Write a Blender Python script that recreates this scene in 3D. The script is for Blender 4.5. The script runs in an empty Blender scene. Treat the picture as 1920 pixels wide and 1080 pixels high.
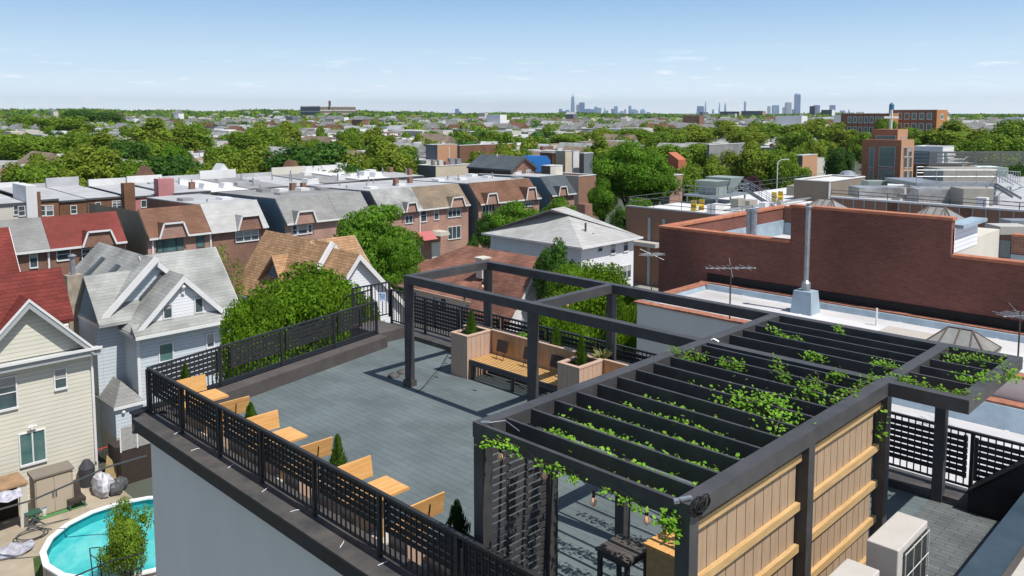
import bpy, math, random
from math import radians, sin, cos, pi, tan, sqrt, atan2
from mathutils import Vector, noise as mnoise
SC=bpy.context.scene
# ---------------------------------------------------------------- camera
CF,CP,CYAW,CPY,CH=1540.0,0.0914,-0.0081,353.3,6.06
TH=pi/4+CYAW
FW=Vector((cos(TH)*cos(CP),sin(TH)*cos(CP),-sin(CP)));RT=Vector((sin(TH),-cos(TH),0));UP=RT.cross(FW)
cd=bpy.data.cameras.new("camera");cam=bpy.data.objects.new("camera",cd);SC.collection.objects.link(cam)
cam.location=(0,0,CH);cam.rotation_euler=(pi/2-CP,0,TH-pi/2)
cd.sensor_width=36;cd.lens=CF/1920*36;cd.shift_y=(CPY-540)/1920;cd.clip_start=.1;cd.clip_end=60000
SC.camera=cam
# ---------------------------------------------------------------- sky and sun
SUN_EL,SUN_AZ=radians(60),radians(-84.5)     # direction towards the sun, angle from +X
w=bpy.data.worlds.new("World");SC.world=w;w.use_nodes=True
nt=w.node_tree;N=nt.nodes;L=nt.links;bg=N['Background']
sky=N.new('ShaderNodeTexSky');sky.sky_type='NISHITA';sky.sun_disc=False
sky.sun_elevation=SUN_EL;sky.sun_rotation=pi/2-SUN_AZ;sky.altitude=50;sky.air_density=1.0;sky.dust_density=0.3;sky.ozone_density=2.5
tc=N.new('ShaderNodeTexCoord');sp=N.new('ShaderNodeSeparateXYZ');L.new(tc.outputs['Generated'],sp.inputs[0])
cm=N.new('ShaderNodeMapping');cm.inputs['Scale'].default_value=(14,14,120)
L.new(tc.outputs['Generated'],cm.inputs[0])
cn=N.new('ShaderNodeTexNoise');cn.inputs['Scale'].default_value=1.5;cn.inputs['Detail'].default_value=7;cn.inputs['Roughness'].default_value=.62
L.new(cm.outputs[0],cn.inputs['Vector'])
cr=N.new('ShaderNodeValToRGB');cr.color_ramp.elements[0].position=.58;cr.color_ramp.elements[1].position=.74
L.new(cn.outputs['Fac'],cr.inputs[0])
hr=N.new('ShaderNodeMapRange');hr.inputs['From Min'].default_value=.015;hr.inputs['From Max'].default_value=.085;hr.inputs['To Min'].default_value=1;hr.inputs['To Max'].default_value=.0
L.new(sp.outputs['Z'],hr.inputs['Value'])
mu=N.new('ShaderNodeMath');mu.operation='MULTIPLY';L.new(cr.outputs[0],mu.inputs[0]);L.new(hr.outputs[0],mu.inputs[1])
mu2=N.new('ShaderNodeMath');mu2.operation='MULTIPLY';mu2.inputs[1].default_value=.9;L.new(mu.outputs[0],mu2.inputs[0])
mx=N.new('ShaderNodeMix');mx.data_type='RGBA';L.new(mu2.outputs[0],mx.inputs['Factor']);mx.inputs[7].default_value=(10.6,10.7,10.9,1)
hz=N.new('ShaderNodeValToRGB');e=hz.color_ramp.elements;e[0].position=0;e[0].color=(.74,.81,.85,1);e[1].position=1;e[1].color=(.105,.245,.47,1)
for ps,cc in ((.25,(.46,.58,.68)),(.5,(.31,.45,.60)),(.75,(.185,.335,.54))):
    q=e.new(ps);q.color=(*cc,1)
zr_=N.new('ShaderNodeMapRange');zr_.inputs['From Min'].default_value=0;zr_.inputs['From Max'].default_value=.19;L.new(sp.outputs['Z'],zr_.inputs['Value']);L.new(zr_.outputs[0],hz.inputs[0])
sc_=N.new('ShaderNodeVectorMath');sc_.operation='SCALE';sc_.inputs['Scale'].default_value=12.5;L.new(hz.outputs[0],sc_.inputs[0])
bl=N.new('ShaderNodeMapRange');bl.inputs['From Min'].default_value=.14;bl.inputs['From Max'].default_value=.24;L.new(sp.outputs['Z'],bl.inputs['Value'])
m3=N.new('ShaderNodeMix');m3.data_type='RGBA';L.new(bl.outputs[0],m3.inputs['Factor']);L.new(sc_.outputs[0],m3.inputs[6]);hs_=N.new('ShaderNodeHueSaturation');hs_.inputs['Saturation'].default_value=.8;hs_.inputs['Value'].default_value=1.0;L.new(sky.outputs[0],hs_.inputs['Color']);L.new(hs_.outputs[0],m3.inputs[7]);L.new(m3.outputs[2],mx.inputs[6])
L.new(mx.outputs[2],bg.inputs['Color']);bg.inputs['Strength'].default_value=.10
sl=bpy.data.lights.new("sun","SUN");so=bpy.data.objects.new("sun",sl);SC.collection.objects.link(so)
sl.energy=4.3;sl.angle=radians(.5);sl.color=(1,.955,.88)
sd=Vector((cos(SUN_EL)*cos(SUN_AZ),cos(SUN_EL)*sin(SUN_AZ),sin(SUN_EL)))
so.rotation_euler=(-sd).to_track_quat('-Z','Y').to_euler()
SC.view_settings.view_transform='Standard';SC.view_settings.look='None';SC.view_settings.exposure=.32;SC.view_settings.gamma=1
# ---------------------------------------------------------------- survey helpers (metres, x and y along the street grid, z=0 the terrace)
GZ=-11.5
def ray(u,v): return FW+RT*((u-960)/CF)-UP*((v-CPY)/CF)
def at(u,v,z):
    d=ray(u,v);t=(z-CH)/d.z;return (d.x*t,d.y*t)
def onx(u,v,x):
    d=ray(u,v);t=x/d.x;return (d.y*t,CH+d.z*t)
def ony(u,v,y):
    d=ray(u,v);t=y/d.y;return (d.x*t,CH+d.z*t)
FH=Vector((cos(TH),sin(TH),0))
def atD(u,v,D):
    d=ray(u,v);t=D/d.dot(FH);return Vector((d.x*t,d.y*t,CH+d.z*t))
def pr(x,y,z):
    q=Vector((x,y,z-CH));d=q.dot(FW);return 960+CF*q.dot(RT)/d,CPY-CF*q.dot(UP)/d
def xat(u,y,z):      # x on the line (.,y,z) seen in column u
    lo,hi=-500,6000
    for _ in range(60):
        m=(lo+hi)/2
        q=Vector((m,y,z-CH))
        s=(u-960)*q.dot(FW)-CF*q.dot(RT)
        if s>0: lo=m
        else: hi=m
    return lo
def yat(u,x,z):
    lo,hi=-500,6000
    for _ in range(60):
        m=(lo+hi)/2
        q=Vector((x,m,z-CH));s=(u-960)*q.dot(FW)-CF*q.dot(RT)
        if s<0: lo=m
        else: hi=m
    return lo
rnd=random.Random(7)
# ---------------------------------------------------------------- object helpers
def link(o): SC.collection.objects.link(o);return o
def tag(o,label=None,cat=None,group=None,kind=None):
    if label:o['label']=label
    if cat:o['category']=cat
    if group:o['group']=group
    if kind:o['kind']=kind
    return o
def thing(name,label,cat,loc=(0,0,0),group=None,rz=0):
    o=bpy.data.objects.new(name,None);o.empty_display_size=.3;o.location=loc;o.rotation_euler=(0,0,rz);link(o);return tag(o,label,cat,group)
class MB:
    def __init__(s): s.v=[];s.f=[];s.m=[]
    def poly(s,pts,m=0):
        n=len(s.v);s.v+= [tuple(p) for p in pts];s.f.append(tuple(range(n,n+len(pts))));s.m.append(m);return s
    def hexa(s,p,m=0):      # p: 4 bottom, 4 top
        n=len(s.v);s.v+=[tuple(q) for q in p]
        for a in ((3,2,1,0),(4,5,6,7),(0,1,5,4),(1,2,6,5),(2,3,7,6),(3,0,4,7)): s.f.append(tuple(n+i for i in a));s.m.append(m)
        return s
    def box(s,x0,y0,z0,x1,y1,z1,m=0):
        if x0>x1:x0,x1=x1,x0
        if y0>y1:y0,y1=y1,y0
        if z0>z1:z0,z1=z1,z0
        return s.hexa([(x0,y0,z0),(x1,y0,z0),(x1,y1,z0),(x0,y1,z0),(x0,y0,z1),(x1,y0,z1),(x1,y1,z1),(x0,y1,z1)],m)
    def bar(s,p,q,w,h,m=0,up=(0,0,1)):
        p=Vector(p);q=Vector(q);d=(q-p).normalized();u=Vector(up)
        if abs(d.dot(u))>.99:u=Vector((1,0,0))
        r=d.cross(u).normalized()*w/2;u=r.cross(d).normalized()*h/2
        return s.hexa([p-r-u,p+r-u,q+r-u,q-r-u,p-r+u,p+r+u,q+r+u,q-r+u],m)
    def tube(s,pts,r,n=6,m=0,cap=True):
        pts=[Vector(p) for p in pts];rs=r if isinstance(r,(list,tuple)) else [r]*len(pts);b=len(s.v);pu=None
        for i,p in enumerate(pts):
            d=(pts[min(i+1,len(pts)-1)]-pts[max(i-1,0)])
            d=d.normalized() if d.length>1e-9 else Vector((0,0,1))
            u=Vector((0,0,1)) if abs(d.z)<.95 else Vector((1,0,0))
            if pu is not None and (pu-d*pu.dot(d)).length>.05:u=pu
            a=(u-d*u.dot(d)).normalized();pu=a;c=d.cross(a)
            for k in range(n):
                t=2*pi*k/n;s.v.append(tuple(p+a*(cos(t)*rs[i])+c*(sin(t)*rs[i])))
        for i in range(len(pts)-1):
            for k in range(n):
                k2=(k+1)%n;s.f.append((b+i*n+k,b+i*n+k2,b+(i+1)*n+k2,b+(i+1)*n+k));s.m.append(m)
        if cap:
            s.f.append(tuple(b+k for k in range(n))[::-1]);s.m.append(m)
            e=b+(len(pts)-1)*n;s.f.append(tuple(e+k for k in range(n)));s.m.append(m)
        return s
    def prism(s,pts,d,m=0):   # planar polygon pushed along vector d
        n=len(s.v);k=len(pts);d=Vector(d);s.v+=[tuple(p) for p in pts]+[tuple(Vector(p)+d) for p in pts]
        s.f.append(tuple(range(n,n+k))[::-1]);s.f.append(tuple(range(n+k,n+2*k)));s.m+=[m,m]
        for i in range(k):
            j=(i+1)%k;s.f.append((n+i,n+j,n+k+j,n+k+i));s.m.append(m)
        return s
    def slab(s,pts,t,m=0):    # roof sheet, thickness t measured downwards
        return s.prism(pts,(0,0,-t),m)
    def sphere(s,c,rx,ry,rz,nu=10,nv=6,m=0,f=None):
        b=len(s.v)
        for j in range(nv+1):
            ph=pi*j/nv-pi/2
            for i in range(nu):
                t=2*pi*i/nu;p=Vector((cos(t)*cos(ph),sin(t)*cos(ph),sin(ph)));k=f(p) if f else 1
                s.v.append((c[0]+rx*p.x*k,c[1]+ry*p.y*k,c[2]+rz*p.z*k))
        for j in range(nv):
            for i in range(nu):
                i2=(i+1)%nu;s.f.append((b+j*nu+i,b+j*nu+i2,b+(j+1)*nu+i2,b+(j+1)*nu+i));s.m.append(m)
        return s
    def mesh(s,name,mats):
        me=bpy.data.meshes.new(name);me.from_pydata(s.v,[],s.f)
        if not isinstance(mats,(list,tuple)):mats=[mats]
        for q in mats:me.materials.append(q)
        if len(mats)>1:me.polygons.foreach_set('material_index',s.m)
        me.update();return me
    def build(s,name,mats,parent=None,smooth=False,fix=True):
        me=s.mesh(name,mats)
        if fix:
            import bmesh
            bm=bmesh.new();bm.from_mesh(me);bmesh.ops.recalc_face_normals(bm,faces=bm.faces);bm.to_mesh(me);bm.free()
        if smooth:
            for p in me.polygons:p.use_smooth=True
        o=bpy.data.objects.new(name,me);link(o)
        if parent is not None:
            o.parent=parent
            if not getattr(s,'local',False): o.matrix_parent_inverse=inv(parent)
        return o
def inv(p):
    from mathutils import Matrix
    if p.type=='EMPTY' or p.parent is None:
        return (Matrix.Translation(p.location)@p.rotation_euler.to_matrix().to_4x4()).inverted()
    return Matrix.Identity(4)
def copy_tree(o,parent=None):
    c=o.copy();link(c)
    if parent is not None:c.parent=parent
    for ch in o.children:copy_tree(ch,c)
    return c
# ---------------------------------------------------------------- materials
def mat(name,col,rough=.8,metal=0,spec=.3,nz=None,bump=0,alpha=None,vary=None,trans=0):
    m=bpy.data.materials.new(name);m.use_nodes=True;t=m.node_tree;b=t.nodes['Principled BSDF']
    b.inputs['Roughness'].default_value=rough;b.inputs['Metallic'].default_value=metal;b.inputs['Specular IOR Level'].default_value=spec
    b.inputs['Base Color'].default_value=(*col,1)
    m['_c']=None
    if nz:   # (scale, amount, second colour or None, stretch)
        sc,am=nz[0],nz[1];c2=nz[2] if len(nz)>2 and nz[2] else tuple(c*(1-am) for c in col);st=nz[3] if len(nz)>3 else (1,1,1)
        tcn=t.nodes.new('ShaderNodeTexCoord');mp=t.nodes.new('ShaderNodeMapping');mp.inputs['Scale'].default_value=st
        t.links.new(tcn.outputs['Object'],mp.inputs[0])
        n=t.nodes.new('ShaderNodeTexNoise');n.inputs['Scale'].default_value=sc;n.inputs['Detail'].default_value=6;n.inputs['Roughness'].default_value=.65
        t.links.new(mp.outputs[0],n.inputs['Vector'])
        r=t.nodes.new('ShaderNodeMapRange');r.inputs['From Min'].default_value=.32;r.inputs['From Max'].default_value=.68;t.links.new(n.outputs['Fac'],r.inputs['Value'])
        x=t.nodes.new('ShaderNodeMix');x.data_type='RGBA';t.links.new(r.outputs[0],x.inputs['Factor']);x.inputs[6].default_value=(*col,1);x.inputs[7].default_value=(*c2,1)
        t.links.new(x.outputs[2],b.inputs['Base Color'])
        if bump:
            bu=t.nodes.new('ShaderNodeBump');bu.inputs['Strength'].default_value=bump;bu.inputs['Distance'].default_value=.02;t.links.new(n.outputs['Fac'],bu.inputs['Height']);t.links.new(bu.outputs[0],b.inputs['Normal'])
    return m
def bricky(name,c1,c2,mort,bw,bh,ms=.01,mode='wall',rough=.85,bump=.4,nz=(1.2,.25),off=.5,lowc=None):
    # mode wall: (x+y , z); 'floor': (y , x); 'shx': roof slope whose courses run along x; 'shy'
    m=bpy.data.materials.new(name);m.use_nodes=True;t=m.node_tree;b=t.nodes['Principled BSDF'];b.inputs['Roughness'].default_value=rough;b.inputs['Specular IOR Level'].default_value=.25
    n=t.nodes.new;l=t.links.new
    tcn=n('ShaderNodeTexCoord');s=n('ShaderNodeSeparateXYZ');l(tcn.outputs['Object'],s.inputs[0]);c=n('ShaderNodeCombineXYZ')
    if mode=='wall':
        a=n('ShaderNodeMath');a.operation='ADD';l(s.outputs[0],a.inputs[0]);l(s.outputs[1],a.inputs[1]);l(a.outputs[0],c.inputs[0]);l(s.outputs[2],c.inputs[1])
    elif mode=='floor': l(s.outputs[1],c.inputs[0]);l(s.outputs[0],c.inputs[1])
    elif mode=='floorx': l(s.outputs[0],c.inputs[0]);l(s.outputs[1],c.inputs[1])
    br=n('ShaderNodeTexBrick');br.inputs['Scale'].default_value=1;br.inputs['Brick Width'].default_value=bw;br.inputs['Row Height'].default_value=bh
    br.inputs['Mortar Size'].default_value=ms;br.inputs['Mortar Smooth'].default_value=.3;br.inputs['Color1'].default_value=(*c1,1);br.inputs['Color2'].default_value=(*c2,1);br.inputs['Mortar'].default_value=(*mort,1);br.offset=off
    l(c.outputs[0],br.inputs['Vector'])
    no=n('ShaderNodeTexNoise');no.inputs['Scale'].default_value=nz[0];no.inputs['Detail'].default_value=6;l(tcn.outputs['Object'],no.inputs['Vector'])
    r=n('ShaderNodeMapRange');r.inputs['From Min'].default_value=.3;r.inputs['From Max'].default_value=.7;r.inputs['To Min'].default_value=1-nz[1];r.inputs['To Max'].default_value=1+nz[1]*.6;l(no.outputs['Fac'],r.inputs['Value'])
    x=n('ShaderNodeMix');x.data_type='RGBA';x.blend_type='MULTIPLY';x.inputs['Factor'].default_value=1;l(br.outputs['Color'],x.inputs[6]);l(r.outputs[0],x.inputs[7]);l(x.outputs[2],b.inputs['Base Color'])
    if bump:
        bu=n('ShaderNodeBump');bu.inputs['Strength'].default_value=bump;bu.inputs['Distance'].default_value=.01;bu.invert=True;l(br.outputs['Fac'],bu.inputs['Height']);l(bu.outputs[0],b.inputs['Normal'])
    return m
def siding(name,col,h=.11,rough=.55):
    m=bpy.data.materials.new(name);m.use_nodes=True;t=m.node_tree;b=t.nodes['Principled BSDF'];b.inputs['Roughness'].default_value=rough;b.inputs['Specular IOR Level'].default_value=.3
    n=t.nodes.new;l=t.links.new;tcn=n('ShaderNodeTexCoord');s=n('ShaderNodeSeparateXYZ');l(tcn.outputs['Object'],s.inputs[0])
    a=n('ShaderNodeMath');a.operation='DIVIDE';a.inputs[1].default_value=h;l(s.outputs[2],a.inputs[0]);fr=n('ShaderNodeMath');fr.operation='FRACT';l(a.outputs[0],fr.inputs[0])
    r=n('ShaderNodeValToRGB');e=r.color_ramp.elements;e[0].position=0;e[0].color=(.62,.62,.62,1);e[1].position=.2;e[1].color=(1,1,1,1);l(fr.outputs[0],r.inputs[0])
    no=n('ShaderNodeTexNoise');no.inputs['Scale'].default_value=.8;no.inputs['Detail'].default_value=4;l(tcn.outputs['Object'],no.inputs['Vector'])
    rr=n('ShaderNodeMapRange');rr.inputs['To Min'].default_value=.85;rr.inputs['To Max'].default_value=1.08;l(no.outputs['Fac'],rr.inputs['Value'])
    x=n('ShaderNodeMix');x.data_type='RGBA';x.blend_type='MULTIPLY';x.inputs['Factor'].default_value=1;l(r.outputs[0],x.inputs[6]);x.inputs[7].default_value=(*col,1)
    y=n('ShaderNodeMix');y.data_type='RGBA';y.blend_type='MULTIPLY';y.inputs['Factor'].default_value=1;l(x.outputs[2],y.inputs[6]);l(rr.outputs[0],y.inputs[7]);l(y.outputs[2],b.inputs['Base Color'])
    bu=n('ShaderNodeBump');bu.inputs['Strength'].default_value=.5;bu.inputs['Distance'].default_value=.02;bu.invert=True;l(fr.outputs[0],bu.inputs['Height']);l(bu.outputs[0],b.inputs['Normal'])
    return m
def leafmat(name,c1,c2,tr=.35):
    m=bpy.data.materials.new(name);m.use_nodes=True;t=m.node_tree;n=t.nodes.new;l=t.links.new;b=t.nodes['Principled BSDF'];b.inputs['Roughness'].default_value=.6;b.inputs['Specular IOR Level'].default_value=.1
    g=n('ShaderNodeNewGeometry');r=n('ShaderNodeValToRGB');e=r.color_ramp.elements;e[0].color=(*c1,1);e[1].color=(*c2,1);l(g.outputs['Random Per Island'],r.inputs[0])
    tcn=n('ShaderNodeTexCoord');no=n('ShaderNodeTexNoise');no.inputs['Scale'].default_value=.55;l(tcn.outputs['Object'],no.inputs['Vector'])
    rr=n('ShaderNodeMapRange');rr.inputs['From Min'].default_value=.35;rr.inputs['From Max'].default_value=.65;rr.inputs['To Min'].default_value=.72;rr.inputs['To Max'].default_value=1.25;l(no.outputs['Fac'],rr.inputs['Value'])
    x=n('ShaderNodeMix');x.data_type='RGBA';x.blend_type='MULTIPLY';x.inputs['Factor'].default_value=1;l(r.outputs[0],x.inputs[6]);l(rr.outputs[0],x.inputs[7]);l(x.outputs[2],b.inputs['Base Color'])
    tl=n('ShaderNodeBsdfTranslucent');hs=n('ShaderNodeHueSaturation');hs.inputs['Value'].default_value=1.3;hs.inputs['Hue'].default_value=.485;l(x.outputs[2],hs.inputs['Color']);l(hs.outputs[0],tl.inputs['Color'])
    ms=n('ShaderNodeMixShader');ms.inputs[0].default_value=tr;l(b.outputs[0],ms.inputs[1]);l(tl.outputs[0],ms.inputs[2]);l(ms.outputs[0],t.nodes['Material Output'].inputs['Surface'])
    return m
M={}
M['paint']=mat('charcoal paint',(.030,.031,.034),.5,nz=(6,.3),spec=.4)
M['beam']=mat('charcoal stained timber',(.072,.070,.072),.48,nz=(3,.5,(.042,.042,.045),(1,1,1)),bump=.15,spec=.35)
M['black']=mat('black membrane',(.012,.013,.016),.6,nz=(4,.5))
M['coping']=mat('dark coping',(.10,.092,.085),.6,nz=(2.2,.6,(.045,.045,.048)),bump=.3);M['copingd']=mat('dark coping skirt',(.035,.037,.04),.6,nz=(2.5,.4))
M['stucco']=mat('grey stucco',(.76,.72,.67),.9,nz=(.9,.08,(.71,.67,.62),(1,1,.4)),bump=.1)
M['curb']=mat('brown grey curb',(.10,.088,.085),.8,nz=(2,.35),bump=.1)
M['paver']=bricky('deck pavers',(.113,.141,.148),(.128,.158,.165),(.080,.10,.105),.62,.155,.006,'floor',.7,.4,(.9,.22))
M['paver2']=bricky('service pavers',(.105,.118,.122),(.135,.145,.148),(.06,.066,.07),.31,.10,.006,'floor',.75,.4,(2,.25))
M['cedar']=mat('orange cedar',(.72,.41,.16),.55,nz=(2.5,.5,(.54,.27,.08),(1,9,14)),bump=.1)
M['seat']=mat('yellow cedar slats',(.64,.40,.17),.6,nz=(3,.5,(.47,.26,.09),(9,1,9)),bump=.1)
M['pine']=mat('treated pine',(.60,.40,.19),.6,nz=(3,.5,(.44,.28,.12),(1,8,8)),bump=.15)
M['pineb']=mat('composite boards',(.42,.30,.195),.7,nz=(4,.25,(.34,.235,.15),(6,6,.7)),bump=.1)
M['comp']=mat('pink beige composite',(.52,.37,.285),.7,nz=(4,.2,(.43,.30,.225),(6,6,.7)),bump=.1)
M['dkpanel']=mat('dark brown panel',(.055,.042,.036),.6,nz=(5,.3))
M['soil']=mat('potting soil',(.05,.035,.024),.95,nz=(15,.6),bump=.6)
M['acw']=mat('ivory metal',(.52,.49,.45),.45,nz=(3,.12),spec=.4)
M['acd']=mat('dark grille',(.03,.03,.03),.5)
M['wire']=mat('pale wire',(.5,.48,.44),.5)
M['glassb']=mat('amber bulb',(.75,.42,.26),.1,spec=.8)
M['rubber']=mat('black cable',(.012,.012,.012),.5)
M['steel']=mat('galvanised steel',(.42,.45,.48),.4,metal=.6,nz=(5,.3))
M['white']=mat('white trim',(.78,.78,.78),.5,nz=(2,.1))
M['whiteroof']=mat('silver coated roof',(.62,.62,.64),.7,nz=(.55,.45,(.42,.41,.41),(1,.35,1)),bump=.05)
M['bluecoat']=mat('pale blue grey parapet',(.36,.45,.53),.6,nz=(1.6,.4,(.24,.31,.37)),bump=.1)
M['tile']=mat('terracotta coping',(.42,.19,.12),.75,nz=(5,.45,(.25,.10,.07)),bump=.3)
M['tileo']=mat('orange coping',(.50,.20,.11),.75,nz=(3,.5,(.34,.12,.07)),bump=.2)
M['vine']=leafmat('vine leaves',(.10,.26,.02),(.26,.46,.05),.4)
M['cypress']=leafmat('evergreen leaves',(.06,.16,.02),(.17,.30,.035),.25)
M['dkev']=leafmat('dark evergreen leaves',(.02,.06,.02),(.05,.11,.03),.15)
M['blade']=leafmat('pale grass blades',(.3,.36,.12),(.5,.5,.22),.3)
M['bark']=mat('bark',(.10,.075,.055),.9,nz=(6,.4),bump=.4)
M['glass']=mat('window glass',(.035,.05,.06),.08,spec=.9,nz=(1.2,.4,(.08,.11,.12)))
M['glassg']=mat('green tinted glass',(.05,.13,.13),.1,spec=.9,nz=(2,.5,(.11,.2,.19)))
M['sign']=mat('pale sign face',(.62,.74,.85),.5)
M['signd']=mat('sign lettering',(.05,.12,.3),.5)
M['skyglass']=mat('grey skylight glass',(.30,.30,.28),.25,spec=.6,nz=(3,.3))
# ================================================================= OUR TERRACE
ZL=.28
M['trimw']=mat('white plastic',(.7,.7,.7),.5)
def leafcloud(mb,c,r,n,size,rng,flat=(1,1,1),shape=None):
    for i in range(n):
        while True:
            p=Vector((rng.uniform(-1,1),rng.uniform(-1,1),rng.uniform(-1,1)))
            if .12<p.length_squared<1:break
        if shape:p=shape(p)
        q=Vector((c[0]+p.x*r*flat[0],c[1]+p.y*r*flat[1],c[2]+p.z*r*flat[2]))
        leaf(mb,q,size*rng.uniform(.6,1.3),rng,p)
def leaf(mb,q,s,rng,out=None):
    nrm=Vector((rng.gauss(0,1),rng.gauss(0,1),rng.gauss(0,1)+.5))
    if out is not None:nrm=nrm+Vector(out)*1.4
    if nrm.length<.01:nrm=Vector((0,0,1))
    nrm.normalize();a=nrm.orthogonal().normalized();t=rng.uniform(0,2*pi);a=(a*cos(t)+nrm.cross(a)*sin(t));b=nrm.cross(a)
    mb.poly([q-a*s,q+b*s*.5,q+a*s,q-b*s*.5])
b=thing('terrace_building','grey stucco building in the foreground topped by the charcoal paved roof terrace','building',(10,9,GZ))
mb=MB();pts=[(5.95,-3),(13.9,-3),(13.9,18.55),(12.75,18.55),(12.75,17.55),(6.05,15.75)]
mb.prism([(x,y,GZ) for x,y in pts],(0,0,-GZ-.02));mb.build('wall',M['stucco'],b)
MB().poly([(6.3,3.5,0),(13.5,3.5,0),(13.5,18.2,0),(12.6,17.1,0),(6.3,15.7,0)]).build('deck_paving',M['paver'],b)
MB().poly([(6.3,2.0,.004),(13.46,2.0,.004),(13.46,4.02,.004),(6.3,4.02,.004)]).build('service_paving',M['paver2'],b)
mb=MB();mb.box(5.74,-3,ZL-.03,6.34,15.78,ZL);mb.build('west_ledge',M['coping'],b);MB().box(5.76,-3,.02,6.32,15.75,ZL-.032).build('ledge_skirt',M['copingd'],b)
mb=MB();mb.prism([(6.3,15.55,-.1),(12.62,16.95,-.1),(12.62,17.6,-.1),(5.8,15.98,-.1)],(0,0,.1+ZL));mb.build('curb',M['curb'],b)
mb=MB();mb.prism([(5.8,15.85,ZL),(12.62,17.32,ZL),(12.62,17.62,ZL),(5.8,16.1,ZL)],(0,0,.03));mb.build('curb_cap',M['black'],b)
mb=MB();mb.box(12.62,17.35,-.1,13.5,18.6,ZL);mb.build('back_ledge',M['curb'],b)
mb=MB();mb.box(13.52,3.5,-.4,14.05,18.6,.11);mb.box(13.87,-1,-.4,14.05,3.498,.11);mb.build('east_ledge',M['coping'],b)
mb=MB();mb.prism([(13.463,3.49,-.3),(13.463,3.49,ZL),(13.463,2.76,.98),(13.463,2.76,-.3)],(.40,0,0));mb.prism([(13.44,3.52,ZL+.002),(13.44,3.52,ZL+.03),(13.44,2.76,1.01),(13.44,2.76,.982)],(.46,0,0));mb.build('black_stair_wall',M['black'],b)
cr0=random.Random(12)
for i in range(9):
    y=14.6-i*1.05-cr0.uniform(0,.4);x=cr0.uniform(5.85,6.0);a=cr0.uniform(-.8,.8)
    mb=MB();mb.tube([(x,y,ZL+.006),(x+.09*cos(a),y+.09*sin(a),ZL+.02),(x+.15*cos(a),y+.15*sin(a)+.03,ZL+.006)],.006,5);mb.build('cable_tie',M['trimw'],b)
# bulkhead in the lower right
bh=thing('bulkhead_roof','pale flat roof edge with wide dark blue coping in the lower right corner','roof',(13,2,0))
MB().box(8.6,.2,0,18,2.36,.56).build('roof_surface',M['acw'],bh)
mb=MB();mb.box(8.3,2.36,0,18,2.74,.60);mb.build('coping',mat('blue black coping',(.05,.075,.10),.4,nz=(2,.4,(.03,.05,.07))),bh)
mb=MB();mb.box(8.3,2.30,.57,18,2.357,.625);mb.build('drip_edge',M['curb'],bh)
# ---- railings
def fence(name,label,p0,p1,ztop,zbot,posts,slat=None,bal=.105,group='charcoal metal railings round the roof terrace',side=1,slz=(.36,.05)):
    p0=Vector((*p0,0));p1=Vector((*p1,0));d=(p1-p0);Ln=d.length;d.normalize();nrm=Vector((d.y,-d.x,0))*side
    o=thing(name,label,'railing',(p0.x,p0.y,zbot),group)
    P=lambda t,z,off=0:p0+d*t+nrm*off+Vector((0,0,z))
    MB().bar(P(0,ztop-.02),P(Ln,ztop-.02),.055,.04).build('top_rail',M['paint'],o)
    MB().bar(P(0,zbot+.09),P(Ln,zbot+.09),.035,.03).build('bottom_rail',M['paint'],o)
    ts=[Ln*i/posts for i in range(posts+1)] if isinstance(posts,int) else posts
    for t in ts:
        MB().bar(P(t,zbot),P(t,ztop-.04),.055,.055,up=tuple(nrm)).build('post',M['paint'],o)
    for a,c in zip(ts[:-1],ts[1:]):
        k=max(2,int((c-a)/bal));mb=MB()
        for i in range(1,k):
            t=a+(c-a)*i/k;mb.bar(P(t,zbot+.105),P(t,ztop-.04),.018,.018,up=tuple(nrm))
        mb.build('baluster_panel',M['paint'],o)
    if slat:
        for a,c in slat:
            mb=MB();z=zbot+slz[0]
            while z+.075<ztop-slz[1]+.03:
                mb.bar(P(a,z+.036,.045),P(c,z+.036,.045),.018,.074)
                z+=.074+.024
            n=max(1,int((c-a)/.9))
            for i in range(n+1):
                t=a+.03+(c-a-.06)*i/n;mb.bar(P(t,zbot+slz[0],.07),P(t,ztop-.06,.07),.05,.03,up=tuple(nrm))
            mb.build('slat_panel',M['paint'],o)
    return o
fence('railing','long charcoal railing along the outer left ledge behind the cedar booths',(6.1,15.85),(6.1,3.2),1.18,ZL,[0,1.45,2.93,4.35,5.87,7.43,8.95,10.45,11.95,12.65],
      slat=[(.15,1.40),(1.55,2.88),(3.0,4.3),(4.4,5.82),(5.95,7.38),(7.5,8.9),(9.0,10.4)],side=-1)
fence('railing','charcoal railing with slatted screens in front of the big green tree',(6.12,15.95),(12.62,17.42),1.15,ZL,[0,1.7,3.4,5.1,6.66],slat=[(.06,1.62),(1.9,3.35),(3.45,5.05),(5.15,6.0)],side=1,slz=(.34,.02))
fence('railing','short open railing carrying the small pale sign',(12.66,18.55),(13.9,18.55),1.32,ZL+.02,2)
fence('railing','long charcoal slatted railing along the far right edge behind the planters',(13.93,18.5),(13.93,.6),1.10,.11,12,slat=[(1.0,2.95),(3.02,4.42),(4.52,5.92),(6.02,7.42),(7.5,8.9),(9.0,10.4),(10.5,11.88),(11.98,13.38),(13.48,14.86),(14.96,16.36),(16.46,17.8)],side=1,slz=(.24,.03))
# stair rail behind
o=thing('stair_railing','thin metal stair handrail sloping down in front of the tree crown','railing',(12.6,18.6,ZL))
mb=MB();a=atD(695,543,22.6);c=atD(650,556,22.9);e=atD(632,585,23.2)
mb.tube([tuple(a),tuple(c),tuple(e)],.022,6);mb.build('handrail',M['paint'],o)
mb=MB()
for i in range(9):
    q=a.lerp(c,i/9) if i<7 else c.lerp(e,(i-7)/3);mb.bar(q,q-Vector((0,0,.9)),.014,.014)
mb.build('baluster_panel',M['paint'],o)
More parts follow.
